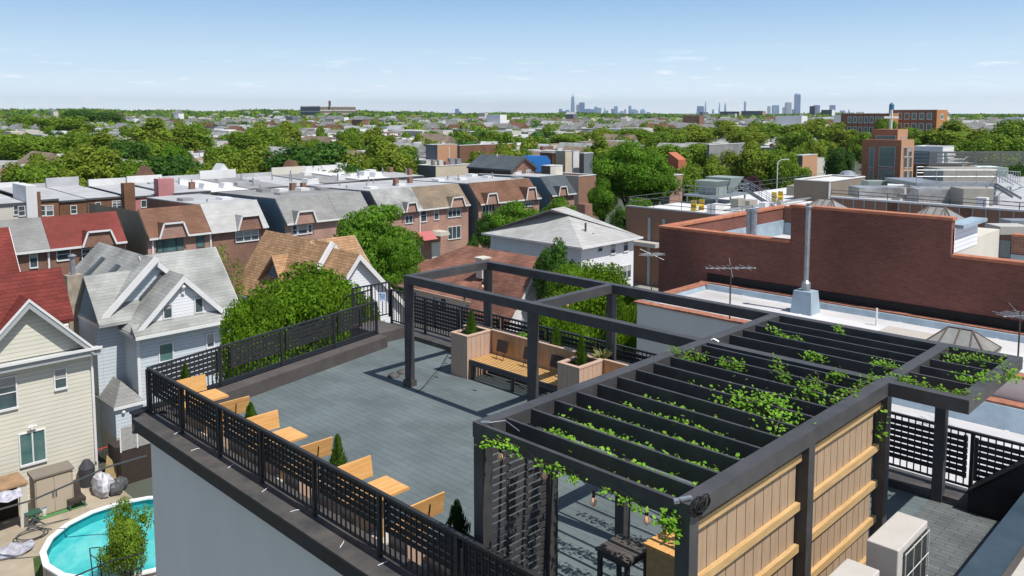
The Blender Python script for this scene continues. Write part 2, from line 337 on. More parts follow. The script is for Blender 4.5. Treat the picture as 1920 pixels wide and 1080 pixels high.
# sign on the railing
s=thing('notice_sign','small pale blue notice with dark lettering hung on the far left railing','sign',(12.95,18.5,.9))
q=atD(717,557,22.35);mb=MB();mb.local=False
r2=Vector((.75,-.66,0)).normalized();
def quadR(mb,c,w,h,off,m=0):
    n=Vector((-.66,-.75,0)).normalized();c=Vector(c)+n*off;mb.hexa([c-r2*w/2-Vector((0,0,h/2)),c+r2*w/2-Vector((0,0,h/2)),c+r2*w/2-Vector((0,0,h/2))-n*.01,c-r2*w/2-Vector((0,0,h/2))-n*.01,c-r2*w/2+Vector((0,0,h/2)),c+r2*w/2+Vector((0,0,h/2)),c+r2*w/2+Vector((0,0,h/2))-n*.01,c-r2*w/2+Vector((0,0,h/2))-n*.01],m)
quadR(mb,q,.19,.25,0);mb.build('panel',M['sign'],s)
mb=MB();quadR(mb,q+Vector((0,0,.075))-r2*.05,.05,.05,.004)
for k,(zz,ww) in enumerate(((.085,.09),(.055,.08),(.02,.15),(-.015,.13),(-.05,.15))):
    quadR(mb,q+Vector((0,0,zz))+(r2*.035 if k<2 else r2*0),ww,.012,.004)
mb.build('lettering',M['signd'],s)
# ---- pergola
pg=thing('pergola','charcoal timber pergola, slatted over the near bays and open framed over the far ones','pergola',(9,6,0))
Z=2.5;BD=.18
def beam(x0,y0,x1,y1,d=BD,dz=0): 
    MB().box(x0,y0,Z-d+dz,x1,y1,Z+dz).build('beam',M['beam'],pg)
beam(11.06,2.91,11.22,14.24)          # long beam along y
beam(13.47,2.91,13.64,14.24)
beam(11.222,14.09,13.468,14.24)
beam(11.222,10.33,13.468,10.48)
beam(6.26,6.62,11.057,6.80)
beam(11.222,6.62,13.468,6.80)
beam(6.26,3.88,11.057,4.05)
beam(11.222,3.86,13.468,4.03)
beam(11.222,2.912,13.468,3.06)
beam(6.26,4.052,6.31,6.618)
RZ=Z-.012
for i in range(11):
    x=6.63+.428*i;MB().box(x,4.052,RZ-.185,x+.036,6.618,RZ).build('rafter',M['beam'],pg)
for i in range(5):
    x=11.32+.428*i if i else 11.34
    if i==0: continue
    MB().box(x,4.032,RZ-.185,x+.036,6.618,RZ).build('rafter',M['beam'],pg)
    MB().box(x+.01,3.062,RZ-.185,x+.046,3.858,RZ).build('rafter',M['beam'],pg)
PW=.155
for x,y in ((11.063,14.08),(13.477,14.08),(11.063,10.325),(13.477,10.325),(6.262,6.63),(7.42,6.63),(8.97,6.63),(11.063,6.63),(13.477,6.63),(6.262,3.885),(8.72,3.885),(11.063,3.885),(13.477,3.865)):
    p=MB().box(x,y,0,x+PW,y+PW,Z-BD-.002).build('post',M['beam'],pg)
    if y>9: MB().box(x-.03,y-.03,0,x+PW+.03,y+PW+.03,.14).build('plinth',M['coping'],p)
# pine screen
for x0,x1 in ((6.42,8.718),(8.877,11.06)):
    mb=MB();x=x0
    while x+.12<x1+.02:
        xe=min(x+.19,x1);mb.box(x,4.02,.03,xe-.012,4.042,2.31);x+=.19
    mb.build('screen_boards',M['pineb'],pg)
    for z in (.03,.55,1.05,1.55): MB().box(x0,3.965,z,x1,4.018,z+.088).build('screen_rail',M['pine'],pg)
    MB().box(x0,3.965,2.13,x1,4.018,2.215).build('screen_rail',M['pine'],pg)
# trellis panel
mb=MB();z=.1
while z<2.2: mb.box(6.42,6.69,z,7.418,6.71,z+.070);z+=.094
for x in (6.74,7.08): mb.box(x,6.712,.08,x+.03,6.735,2.25)
mb.build('trellis',M['beam'],pg)
# ---- vines
vr=random.Random(11)
vn=[0]
def vine(pts,label,n=70,spread=.07,size=.034,hang=.1):
    o=thing('climbing_vine',label,'vine',tuple(pts[0]),'climbing vines on the pergola')
    mb=MB();mb.tube([Vector(p) for p in pts],.005,4);mb.build('stem',M['bark'],o)
    mb=MB()
    for i in range(n):
        t=vr.random()*(len(pts)-1);k=int(t);q=Vector(pts[k]).lerp(Vector(pts[min(k+1,len(pts)-1)]),t-k)
        cl=vr.gauss(0,1)
        q+=Vector((vr.gauss(0,spread),vr.gauss(0,spread),vr.gauss(0,spread*.55)-abs(vr.gauss(0,hang))*.4))
        # pointed five-sided leaf
        s=size*vr.uniform(.6,1.35);nr=Vector((vr.gauss(0,.6),vr.gauss(0,.6)-.3,1)).normalized();a=nr.orthogonal().normalized();tt=vr.uniform(0,6.28);a=a*cos(tt)+nr.cross(a)*sin(tt);c=nr.cross(a)
        mb.poly([q-a*s,q-a*s*.3+c*s*.75,q+a*s*.4+c*s*.55,q+a*s*1.1,q+a*s*.4-c*s*.55,q-a*s*.3-c*s*.75])
    mb.build('leaves',M['vine'],o,fix=False)
def vpx(l,z): return [(*at(u,v,z+dz),z+dz) for u,v,dz in l]
gaps=[6.63+.428*i+.23 for i in range(-1,11)]
names=['first gap from the front','second gap','third gap','fourth gap','fifth gap','sixth gap','seventh gap','eighth gap','ninth gap','tenth gap']
ext=[(4.15,5.75,150),(4.15,6.3,240),(4.1,6.3,260),(4.1,6.2,240),(4.2,6.2,170),(4.2,6.1,130),(4.2,5.3,90),(4.6,6.3,70),(4.5,5.0,40)]
for i,(y0,y1,n) in enumerate(ext):
    x=gaps[i+0]-.04
    pts=[(x+vr.uniform(-.05,.05),y0+(y1-y0)*k/7,2.37+vr.uniform(-.03,.03)) for k in range(8)]
    vine(pts,'strand of bright vine along the %s of the slatted roof'%names[i],int(n*3.0),.055,.023,.05)
vp=[([(1375,735),(1400,755),(1440,745),(1470,770),(1455,800)],'big tangle of vine over the middle rafters near the wood screen',230,.12),
([(1260,652),(1290,668),(1320,662)],'vine tuft beside the corner of the long beam',70,.07),
([(1352,672),(1375,684),(1392,680)],'vine tuft left of the middle of the slatted roof',60,.06),
([(1455,668),(1462,690),(1468,708)],'upright vine sprig in the centre of the slatted roof',50,.05),
([(1510,660),(1540,668)],'vine tuft on the middle beam of the slatted roof',45,.05),
([(1505,720),(1525,735),(1535,705)],'vine tuft behind the big tangle near the screen beam',80,.08),
([(1560,705),(1580,698)],'small vine tuft right of the big tangle',45,.05),
([(1555,752),(1590,735),(1620,718),(1640,705)],'vine creeping over the screen beam near its far end',80,.06),
([(1445,610),(1470,628),(1500,632)],'vine sprigs in the far corner bay of the slatted roof',45,.05),
([(1570,608),(1580,625)],'small sprig on the far beam',22,.03),
([(1640,678),(1680,686)],'vine row beside the overhang beam',50,.06),
([(1780,660),(1800,672),(1830,665),(1840,675)],'vine tuft at the back of the square overhang',70,.07),
([(1870,668),(1890,690),(1895,705),(1880,690)],'vine spilling over the outer corner of the overhang',80,.07),
([(1800,700),(1830,712),(1850,705),(1865,700)],'vine tuft in the middle of the square overhang',90,.08),
([(1690,708),(1740,722),(1790,735),(1820,738)],'vine along the near edge of the square overhang',90,.05),
([(1665,700),(1700,708)],'vine tuft where the overhang meets the screen beam',40,.04)]
for l,lb,n,spd in vp:
    z=Z+.01;vine([(*at(u,v,z),z) for u,v in l],lb,int(n*2.8),spd*1.05,.021)
def onfront(u,v): y,z=onx(u,v,6.22);return (6.22,y,z)
vine([onfront(*p) for p in ((905,835),(930,822),(950,830),(975,838))],'vine hanging over the front beam by the near left post',130,.045,.022)
vine([onfront(*p) for p in ((1005,858),(1020,870),(1045,872),(1062,885),(1085,892))],'vine hanging under the front beam above the trellis',85,.03,.022)
vine([onfront(*p) for p in ((1128,912),(1150,925),(1180,935),(1205,950))],'vine hanging under the middle of the front beam',70,.03,.022)
vine([onfront(*p) for p in ((1250,955),(1255,975),(1262,990))],'vine clump drooping beside the near corner post',150,.05,.025)
vine([(11.0,3.93,z) for z in (2.2,2.05,1.9,1.8)],'dry vine tendril at the far end of the wood screen',26,.03,.03)
# ---- string lights
sg=thing('string_light','string of amber bulbs hanging under the front beam of the pergola','string lights',(6.2,5,2.3))
bul=[(938,852),(1022,886),(1113,935),(1213,968)]
P=[onfront(u,v-14) for u,v in bul]
pts=[(6.22,6.6,2.33)]
for i,p in enumerate(P):
    pts+= [p]
    if i<3: q=Vector(p).lerp(Vector(P[i+1]),.5);pts.append((q.x,q.y,q.z+.10))
pts.append((6.22,4.0,2.3))
MB().tube(pts,.006,4).build('cord',M['rubber'],sg)
def bulb(parent,p):
    mb=MB();mb.tube([p,(p[0],p[1],p[2]-.06)],.017,8);mb.build('socket',M['rubber'],parent)
    mb=MB();c=(p[0],p[1],p[2]-.06)
    mb.tube([c,(c[0],c[1],c[2]-.02),(c[0],c[1],c[2]-.05),(c[0],c[1],c[2]-.08),(c[0],c[1],c[2]-.10)],[.013,.022,.033,.028,.008],10);mb.build('bulb',M['glassb'],parent,smooth=True)
for p in P: bulb(sg,p)
sg2=thing('string_light','thin string of lights sagging across the open frame','string lights',(13.5,14,2.2))
def ln(a,c,n=8,s=.3): return [tuple(Vector(a).lerp(Vector(c),i/n)-Vector((0,0,s*4*(i/n)*(1-i/n)))  ) for i in range(n+1)]
pts=ln((13.45,14.05,2.3),(11.2,12.4,2.3),8,.18)+ln((11.2,12.4,2.3),(13.45,10.6,2.3),8,.18)
MB().tube(pts,.005,4).build('cord',M['rubber'],sg2)
for k in (2,5,8,12,15): bulb(sg2,pts[k])
# cable bundle at near corner
cb=thing('cable_bundle','coil of black cable with a pale clamp on the near corner of the pergola','cable',(6.3,3.9,2.5))
cr_=random.Random(3);mb=MB()
for k in range(9):
    c=Vector((6.38+cr_.uniform(-.06,.06),3.86+cr_.uniform(-.03,.03),2.47+cr_.uniform(-.05,.04)));r=cr_.uniform(.05,.11);tl=cr_.uniform(-.6,.6)
    mb.tube([c+Vector((r*cos(t),r*.35*sin(t)*tl-.02,r*sin(t)*.8)) for t in [i*pi/6 for i in range(13)]],.008,5)
mb.build('coil',M['rubber'],cb)
mb=MB();mb.bar((6.27,4.0,2.515),(6.36,3.93,2.53),.05,.02);mb.bar((6.25,3.99,2.515),(6.22,4.03,2.505),.06,.03);mb.build('clamp',M['steel'],cb)
mb=MB();mb.bar((6.30,6.7,2.51),(6.36,6.62,2.515),.05,.015);mb.tube([(6.36,6.62,2.51),(6.5,6.5,2.53),(6.42,6.2,2.51)],.006,4);tag(mb.build('cable_clip',M['steel']),'small silver clip with loose wire on the near left pergola corner','cable')
mb=MB();p=(*at(1333,638,2.52),2.52);mb.tube([p,(p[0]+.04,p[1]-.02,2.54),(p[0]+.08,p[1]-.09,2.5)],.012,5);tag(mb.build('cable_clip',M['steel']),'pale clip on the beam junction in the middle of the pergola','cable')
# ---- floor bits
def dome(u,v,lb):
    x,y=at(u,v,0);mb=MB()
    mb.tube([(x,y,0),(x,y,.02),(x,y,.05),(x,y,.08),(x,y,.09)],[.14,.14,.12,.07,.02],14);tag(mb.build('roof_drain',M['coping'],smooth=False),lb,'drain')
dome(738,706,'ribbed drain cover on the paving, the larger one left of the tall post');dome(755,699,'small drain cover tucked behind the foot of the tall post')
mb=MB();c=[at(u,v,.012) for u,v in ((840,664),(825,690),(812,703),(800,718),(790,729),(780,735))];mb.tube([(x,y,.012) for x,y in c],.008,5);tag(mb.build('floor_cable',M['rubber']),'thin cable lying on the paving beside the tall planter','cable')
# ---- corner bench with planters
def boards(name,axis,fixed,a0,a1,z0,z1,t,parent,m,wd=.14):
    mb=MB();a=a0
    while a<a1-.01:
        e=min(a+wd,a1)
        if axis=='x': mb.box(a+.003,fixed,z0,e-.003,fixed+t,z1)
        else: mb.box(fixed,a+.003,z0,fixed+t,e-.003,z1)
        a=e
    return mb.build(name,m,parent)
def planter(x0,y0,x1,y1,h,lb,nm='planter_box',grp=None):
    o=thing(nm,lb,'planter',((x0+x1)/2,(y0+y1)/2,0),grp)
    boards('side_panel','x',y0,x0,x1,0,h-.03,.03,o,M['comp']);boards('side_panel','x',y1-.03,x0,x1,0,h-.03,.03,o,M['comp'])
    boards('side_panel','y',x0,y0+.03,y1-.03,0,h-.03,.03,o,M['comp']);boards('side_panel','y',x1-.03,y0+.03,y1-.03,0,h-.03,.03,o,M['comp'])
    mb=MB();w=.09;e=.01
    mb.box(x0-e,y0-e,h-.03,x1+e,y0+w,h);mb.box(x0-e,y1-w,h-.03,x1+e,y1+e,h);mb.box(x0-e,y0+w,h-.03,x0+w,y1-w,h);mb.box(x1-w,y0+w,h-.03,x1+e,y1-w,h);mb.build('rim',M['comp'],o)
    MB().box(x0+.035,y0+.035,h-.2,x1-.035,y1-.035,h-.10).build('soil',M['soil'],o)
    return o
H=1.0
M['wback']=mat('bounce warmed back boards',(.56,.35,.20),.65,nz=(4,.3,(.42,.25,.13),(6,6,.7)))  # warm bounce light from the cedar put into the board colour
planter(12.33,13.57,13.14,14.13,H,'tall beige planter at the far end of the corner bench')
planter(12.33,10.25,13.14,10.83,H,'tall beige planter in the middle between the two slatted benches')
planter(13.15,10.86,13.50,14.6,.92,'long low beige planter behind the far slatted bench')
planter(13.15,6.9,13.50,10.2,.92,'long beige planter behind the nearer slatted bench')
def bench(y0,y1,lb):
    o=thing('slatted_bench',lb,'bench',(12.75,(y0+y1)/2,0))
    mb=MB();x=12.42
    while x<13.06: mb.box(x,y0+.01,.43,x+.056,y1-.01,.455);x+=.081
    mb.build('seat',M['seat'],o)
    MB().box(12.38,y0,.33,12.415,y1,.45).build('apron',M['beam'],o)
    for y in (y0+.04,(y0+y1)/2,y1-.1): 
        MB().box(12.42,y,0,12.48,y+.07,.428).build('leg',M['beam'],o);MB().box(13.02,y,0,13.07,y+.07,.428).build('leg',M['beam'],o)
    boards('backrest','y',13.10,y0,y1,.0,.99,.03,o,M['wback'],.18)
    MB().box(13.07,y0,.99,13.145,y1,1.02).build('top_cap',M['comp'],o)
    return o
bench(10.845,13.555,'yellow slatted bench with beige back between the two tall planters')
bench(7.0,10.235,'nearer slatted bench partly hidden under the slatted pergola roof')
for i,(y,lb) in enumerate(((13.0,'dark square back panel on thin legs, farthest of three on the bench'),(12.15,'dark square back panel on thin legs, the middle one partly behind the pergola post'),(11.35,'dark square back panel on thin legs, nearest of three on the bench'))):
    o=thing('back_panel',lb,'back panel',(12.9,y,.455),'dark panels standing on the slatted bench')
    mb=MB();mb.prism([(12.86,y-.17,.64),(12.86,y+.17,.64),(12.92,y+.17,.90),(12.92,y-.17,.90)],(.02,0,0));mb.build('panel',M['dkpanel'],o)
    for s in (-.11,.11): MB().tube([(12.80,y+s,.458),(12.855,y+s,.64)],.007,5).build('leg',M['rubber'],o)
# ---- plants
def conifer(x,y,z,h,r,lb,m='cypress',n=900,grp='small conical evergreens on the terrace'):
    o=thing('conical_shrub',lb,'shrub',(x,y,z),grp);rg=random.Random(int(x*100+y*10))
    MB().tube([(x,y,z-.03),(x,y,z+h*.5)],.012,5).build('stem',M['bark'],o)
    mb=MB()
    for i in range(n):
        t=rg.random()**1.1;rr=r*(1-t)**.75*(.55+.45*min(1,t*6+.35))*rg.uniform(.55,1.06);a=rg.uniform(0,2*pi);rr*=1+.15*sin(3*a+t*9)
        q=Vector((x+rr*cos(a),y+rr*sin(a),z+.02+t*h));s=.022*rg.uniform(.7,1.5)
        u=Vector((cos(a)*.35,sin(a)*.35,1)).normalized();v=Vector((-sin(a),cos(a),0));mb.poly([q-v*s*.6,q+u*s*1.8,q+v*s*.6,q-u*s])
    mb.build('foliage',M[m],o,fix=False);return o
conifer(12.72,13.85,.90,.56,.17,'bright conical evergreen in the tall far planter')
conifer(12.74,10.54,.90,.60,.16,'bright conical evergreen in the middle planter between the benches')
conifer(13.33,11.75,.82,.62,.17,'conical evergreen rising behind the bench back right of the pergola post')
conifer(13.33,7.6,.82,.5,.14,'conical evergreen seen just above the long beam of the pergola')
def tuft(x,y,z,r,h,n,m,lb,cat='plant',name='leafy_plant',blade=False):
    o=thing(name,lb,cat,(x,y,z));rg=random.Random(int(x*77+y*31));mb=MB()
    for i in range(n):
        a=rg.uniform(0,2*pi)
        if blade:
            l=h*rg.uniform(.6,1.1);p=Vector((x,y,z));d=Vector((cos(a)*rg.uniform(.2,.9),sin(a)*rg.uniform(.2,.9),1)).normalized();s=Vector((-sin(a),cos(a),0))*.006;mid=p+d*l*.6;tip=mid+Vector((cos(a)*l*.35,sin(a)*l*.35,l*.12));mb.poly([p-s,p+s,mid+s,tip,mid-s])
        else:
            rr=r*sqrt(rg.random());q=Vector((x+rr*cos(a),y+rr*sin(a),z+h*rg.random()*(1-.4*rr/r)));leaf(mb,q,.04*rg.uniform(.6,1.3),rg,(cos(a)*.5,sin(a)*.5,.6))
    mb.build('foliage',M[m],o,fix=False);return o
tuft(13.33,12.75,.83,.17,.26,150,'vine','round leafy plant in the long planter behind the far bench')
tuft(13.33,13.85,.83,.15,.16,70,'dkev','low dark plant at the far end of the long planter')
tuft(13.3,10.45,.86,.1,.42,60,'blade','spiky pale grass beside the middle planter',name='grass_plant',blade=True)
tuft(13.33,9.0,.83,.12,.3,50,'blade','thin dry grass in the nearer long planter',name='grass_plant',blade=True)
# ---- cedar booths on the left edge
def wbench(yb,face,lb):   # yb: y of the back board, face +1: sitter looks to +y
    o=thing('cedar_bench',lb,'bench',(6.75,yb,0),'cedar booth benches along the left railing')
    s=face;MB().box(6.46,yb+.02*s,0,6.80,yb+.44*s,.42).build('base',M['comp'],o)
    MB().box(6.44,yb+.01*s,.422,6.84,yb+.47*s,.455).build('seat',M['cedar'],o)
    l=-.05*s
    mb=MB();mb.hexa([(6.45,yb,.60),(7.06,yb,.60),(7.06,yb+.03*s,.60),(6.45,yb+.03*s,.60),(6.45,yb+l,.90),(7.06,yb+l,.90),(7.06,yb+l+.03*s,.90),(6.45,yb+l+.03*s,.90)]);mb.build('backrest',M['cedar'],o)
    for x in (6.58,6.80): MB().tube([(x,yb-.012*s+.03*s,.455),(x,yb-.012*s,.60),(x,yb+l*.75-.012*s,.82)],.008,5).build('rod',M['rubber'],o)
    return o
def wtable(y,lb):
    o=thing('cedar_table',lb,'table',(6.8,y,0),'square cedar tables in the booths')
    MB().box(6.46,y-.275,.715,7.01,y+.275,.75).build('tabletop',M['cedar'],o)
    MB().box(6.66,y-.045,.03,6.75,y+.045,.714).build('pedestal',M['pine'],o);MB().box(6.5,y-.2,0,6.92,y+.2,.028).build('base',M['acw'],o)
wbench(15.46,-1,'cedar bench at the far end of the left railing, facing the first small table')
wtable(14.68,'square cedar table nearest the far left corner of the terrace')
wbench(13.74,1,'cedar bench backing on to the far round shrub, rods on its back')
wbench(12.66,-1,'cedar bench just this side of the far round shrub')
wtable(11.92,'square cedar table in the middle booth')
wbench(11.02,1,'cedar bench with rods on its back beside the pointed shrub in mid railing')
wbench(9.92,-1,'cedar bench just this side of the pointed mid shrub')
wtable(9.22,'square cedar table nearest the pergola')
wbench(8.28,1,'nearest cedar bench, half shaded board with black rods')
for y,h,r,m,lb in ((16.0,.62,.17,'cypress','slim shrub behind the farthest cedar bench'),(13.2,.42,.17,'cypress','rounded shrub between the first two booths'),(10.47,.62,.17,'cypress','pointed shrub between the second and third booths'),(7.72,.5,.2,'dkev','dark rounded shrub nearest the pergola post')):
    yy=y if y<15.9 else 15.75
    if y>15.9: pbx=(6.45,15.5,6.98,15.70);
    o=thing('shrub_planter','beige planter box holding the '+lb,'planter',(6.75,yy,0),'planter boxes between the booths')
    d=.22 if y<15.9 else .1
    if y>15.9: yy=15.62
    MB().box(6.5,yy-d,0,7.04,yy+d,.5).build('box',M['comp'],o)
    MB().box(6.53,yy-d+.03,.5,7.01,yy+d-.03,.51).build('soil',M['soil'],o)
    conifer(6.82 if y<15.9 else 6.72,yy,.5,h,r,lb,m,900)
# ---- things under the slatted roof
t=thing('low_table','dark square low table dappled with leaf shadows under the slatted roof','table',(7.8,5.8,0))
mb=MB()
for i in range(5): mb.box(7.58+.098*i,5.53,.72,7.58+.098*i+.092,6.03,.75)
mb.build('tabletop',M['curb'],t)
MB().box(7.6,5.55,.66,8.04,6.01,.718).build('apron',M['beam'],t)
for x,y in ((7.6,5.55),(7.99,5.55),(7.6,5.96),(7.99,5.96)): MB().box(x,y,0,x+.05,y+.05,.658).build('leg',M['beam'],t)
t=thing('cedar_counter','golden cedar counter cabinet behind the near corner post','cabinet',(7.9,5.1,0))
MB().box(7.74,4.35,0,8.22,5.38,.96).build('body',M['pine'],t);MB().box(7.71,4.32,.962,8.25,5.41,1.0).build('top',M['cedar'],t)
# air conditioners
def ac(x0,y0,lb):
    o=thing('air_conditioner',lb,'air conditioner',(x0+.46,y0+.17,0),'tall outdoor air conditioning units')
    x1,y1=x0+.93,y0+.34
    import bmesh
    b_=MB().box(x0,y0,.06,x1,y1,1.35).build('casing',M['acw'],o)
    md=b_.modifiers.new('bev','BEVEL');md.width=.012;md.segments=2
    mb=MB();mb.box(x0+.15,y0-.006,.14,x1-.03,y0-.001,1.27);mb.build('fan_grille',M['acd'],o)
    mb=MB()
    for i in range(5): 
        z=.16+i*.275;mb.tube([(x0+.13,y0-.03,z),(x1-.02,y0-.03,z)],.006,5)
    for i in range(4):
        x=x0+.15+i*.25;mb.tube([(x,y0-.03,.14),(x,y0-.03,1.28)],.005,5)
    mb.build('wire_guard',M['wire'],o)
    MB().box(x0-.012,y0+.04,.55,x0-.002,y0+.09,.85).build('handle',M['acd'],o)
    MB().box(x0+.05,y0,0,x0+.15,y1,.058).build('foot',M['black'],o);MB().box(x1-.15,y0,0,x1-.05,y1,.058).build('foot',M['black'],o)
ac(8.97,2.97,'tall ivory air conditioner standing on the service paving beside the wood screen')
ac(7.52,2.97,'nearer ivory air conditioner of which only the top shows at the bottom edge')
# storage bench near far post
o=thing('storage_bench','black slatted bench against the railing behind the far end of the wood screen','bench',(13,5.5,0))
MB().box(12.75,4.7,.62,13.4,6.3,.68).build('seat',M['beam'],o)
for z in (.12,.38): MB().box(12.76,4.7,z,12.80,6.3,z+.1).build('front_slat',M['beam'],o)
for y in (4.72,6.2): MB().box(12.81,y,0,13.35,y+.07,.618).build('leg',M['beam'],o)
# ================================================================= GROUND
M['ground']=mat('grey asphalt and yards',(.09,.09,.085),.95,nz=(.05,.5,(.05,.075,.035)))
M['yard']=mat('weathered concrete yard',(.40,.34,.26),.9,nz=(.7,.45,(.27,.23,.17)),bump=.1)
M['grass']=mat('lawn',(.07,.12,.03),.9,nz=(1.5,.5))
M['asphalt']=mat('street asphalt',(.06,.06,.062),.9,nz=(.6,.3))
M['walk']=mat('concrete pavement',(.30,.29,.27),.9,nz=(.6,.2))
s=MB();s.poly([(-30000,-30000,GZ-.012),(30000,-30000,GZ-.012),(30000,30000,GZ-.012),(-30000,30000,GZ-.012)]);tag(s.build('ground',M['ground']),kind='structure')
s=MB();s.poly([(-4,20,GZ),(13.6,20,GZ),(13.6,42,GZ),(-4,42,GZ)]);tag(s.build('yard',M['yard']),kind='structure')
s=MB();s.poly([(-200,55,GZ),(400,55,GZ),(400,64,GZ),(-200,64,GZ)]);tag(s.build('street',M['asphalt']),kind='structure')
s=MB();s.box(-200,64,GZ-.1,400,66.5,GZ+.13);tag(s.build('pavement',M['walk']),kind='structure')
s=MB();s.poly([(-60,66.5,GZ+.02),(100,66.5,GZ+.02),(100,71,GZ+.02),(-60,71,GZ+.02)]);tag(s.build('front_lawn',M['grass']),kind='structure')
s=MB();s.poly([(18,17,GZ),(70,17,GZ),(70,55,GZ),(18,55,GZ)]);tag(s.build('driveway',M['walk']),kind='structure')
# ---- shared colours
M['vinyl']=siding('cream vinyl siding',(.64,.62,.53),.20)
M['bluesid']=siding('pale blue siding',(.55,.61,.66),.18)
M['whitesid']=siding('white siding',(.74,.75,.78),.16)
M['hipsid']=siding('shade blue siding',(.58,.66,.70),.14)
M['redsh']=bricky('red shingles',(.20,.04,.032),(.14,.028,.023),(.085,.018,.016),.5,.16,.012,'wall',.85,.3,(.5,.35))
M['redsh2']=bricky('bright red shingles',(.215,.05,.042),(.175,.042,.034),(.13,.03,.026),.5,.16,.008,'wall',.85,.3,(.25,.3))
M['greysh']=bricky('grey shingles',(.33,.34,.325),(.285,.29,.28),(.20,.205,.20),.5,.14,.008,'wall',.85,.25,(.6,.4))
M['greysh2']=bricky('mid grey shingles',(.26,.26,.255),(.22,.22,.215),(.15,.15,.15),.5,.14,.008,'wall',.85,.25,(.4,.25))
M['silversh']=bricky('silver shingles',(.42,.42,.41),(.36,.36,.35),(.28,.28,.28),.6,.16,.006,'wall',.85,.2,(.4,.2))
M['brownsh']=bricky('brown shingles',(.20,.105,.068),(.155,.082,.054),(.10,.055,.038),.5,.14,.008,'wall',.85,.25,(.4,.3))
M['tansh']=bricky('taupe shingles',(.25,.195,.14),(.20,.155,.115),(.14,.11,.085),.5,.14,.008,'wall',.85,.25,(.4,.25))
M['ltbrownsh']=bricky('rusty brown shingles',(.27,.13,.09),(.20,.09,.065),(.13,.07,.05),.45,.15,.01,'wall',.85,.3,(.6,.45))
M['goldsh']=bricky('golden tan shingles',(.47,.29,.16),(.34,.20,.11),(.22,.13,.07),.42,.14,.016,'wall',.85,.4,(.8,.3))
M['darksh']=bricky('dark blue grey shingles',(.09,.11,.125),(.075,.09,.10),(.05,.06,.07),.5,.14,.008,'wall',.85,.25,(.4,.25))
M['brick']=bricky('red brown brick',(.27,.13,.09),(.20,.09,.062),(.30,.24,.20),.22,.075,.008,'wall',.9,.3,(.5,.25))
M['pbrick']=bricky('pink brick',(.42,.235,.185),(.34,.18,.14),(.42,.34,.28),.22,.075,.008,'wall',.9,.3,(.5,.2))
M['dbrick']=bricky('dark brown brick',(.215,.10,.055),(.15,.07,.04),(.20,.14,.10),.22,.075,.008,'wall',.9,.3,(.5,.25))
M['pink']=mat('painted pink brick',(.50,.22,.22),.8,nz=(.8,.2))
M['olive']=mat('olive stucco',(.30,.275,.20),.9,nz=(.35,.3))
M['teal']=mat('teal blue side siding',(.14,.24,.30),.7,nz=(.6,.2))
M['slate']=mat('slate siding',(.16,.18,.20),.7,nz=(.6,.2))
M['silver']=mat('silver coated flat roof',(.46,.47,.48),.65,nz=(.35,.4,(.33,.33,.34)))
M['wroof']=mat('white flat roof',(.70,.70,.70),.6,nz=(.3,.2))
M['groof']=mat('grey flat roof',(.30,.30,.30),.8,nz=(.3,.35))
M['trim']=mat('white metal trim',(.72,.72,.72),.4,nz=(2,.1))
M['gutter']=mat('grey soffit',(.36,.38,.39),.6)
M['dtrim']=mat('dark trim',(.08,.085,.09),.5)
M['beige']=mat('beige stucco',(.56,.49,.38),.9,nz=(.6,.12))
M['creamst']=mat('cream stucco',(.58,.55,.48),.9,nz=(.5,.12))
M['blind']=mat('pale blind',(.34,.34,.33),.5)
def window(parent,axis,c,a0,a1,z0,z1,nx=1,ny=2,glass='glass',trim='trim',fr=.06,sill=True,d=.05):
    def bx(mb,p0,p1,q0,q1,t0,t1):
        if axis=='y': mb.box(p0,c-t1,q0,p1,c-t0,q1)
        else: mb.box(c-t1,p0,q0,c-t0,p1,q1)
    if a0>a1:a0,a1=a1,a0
    if z0>z1:z0,z1=z1,z0
    mb=MB();bx(mb,a0-fr,a1+fr,z1,z1+fr,.002,d);bx(mb,a0-fr,a1+fr,z0-fr*(1.6 if sill else 1),z0,.002,d*(1.8 if sill else 1));bx(mb,a0-fr,a0,z0,z1,.002,d);bx(mb,a1,a1+fr,z0,z1,.002,d)
    for i in range(1,nx):
        x=a0+(a1-a0)*i/nx;bx(mb,x-fr*.5,x+fr*.5,z0,z1,.012,d-.003)
    for j in range(1,ny):
        z=z0+(z1-z0)*j/ny;bx(mb,a0,a1,z-fr*.35,z+fr*.35,.012,d*.8)
    w_=mb.build('window',M[trim],parent)
    mb=MB();bx(mb,a0,a1,z0,z1,.002,.010);mb.build('pane',M[glass],w_)
    if rnd.random()<.55 and c<110 and glass=='glass':
        mb=MB();bx(mb,a0+.01,a1-.01,z1-(z1-z0)*rnd.choice([.3,.45,.5,.75]),z1-.005,.0105,.0118);mb.build('blind',M['blind'],w_)
    return w_
def pwin(parent,axis,c,u0,v0,u1,v1,nx=1,ny=2,**k):
    um,vm=(u0+u1)/2,(v0+v1)/2;f_=ony if axis=='y' else onx
    a0=f_(u0,vm,c)[0];a1=f_(u1,vm,c)[0];z1=f_(um,v0,c)[1];z0=f_(um,v1,c)[1]
    return window(parent,axis,c,a0,a1,z0,z1,nx,ny,**k)
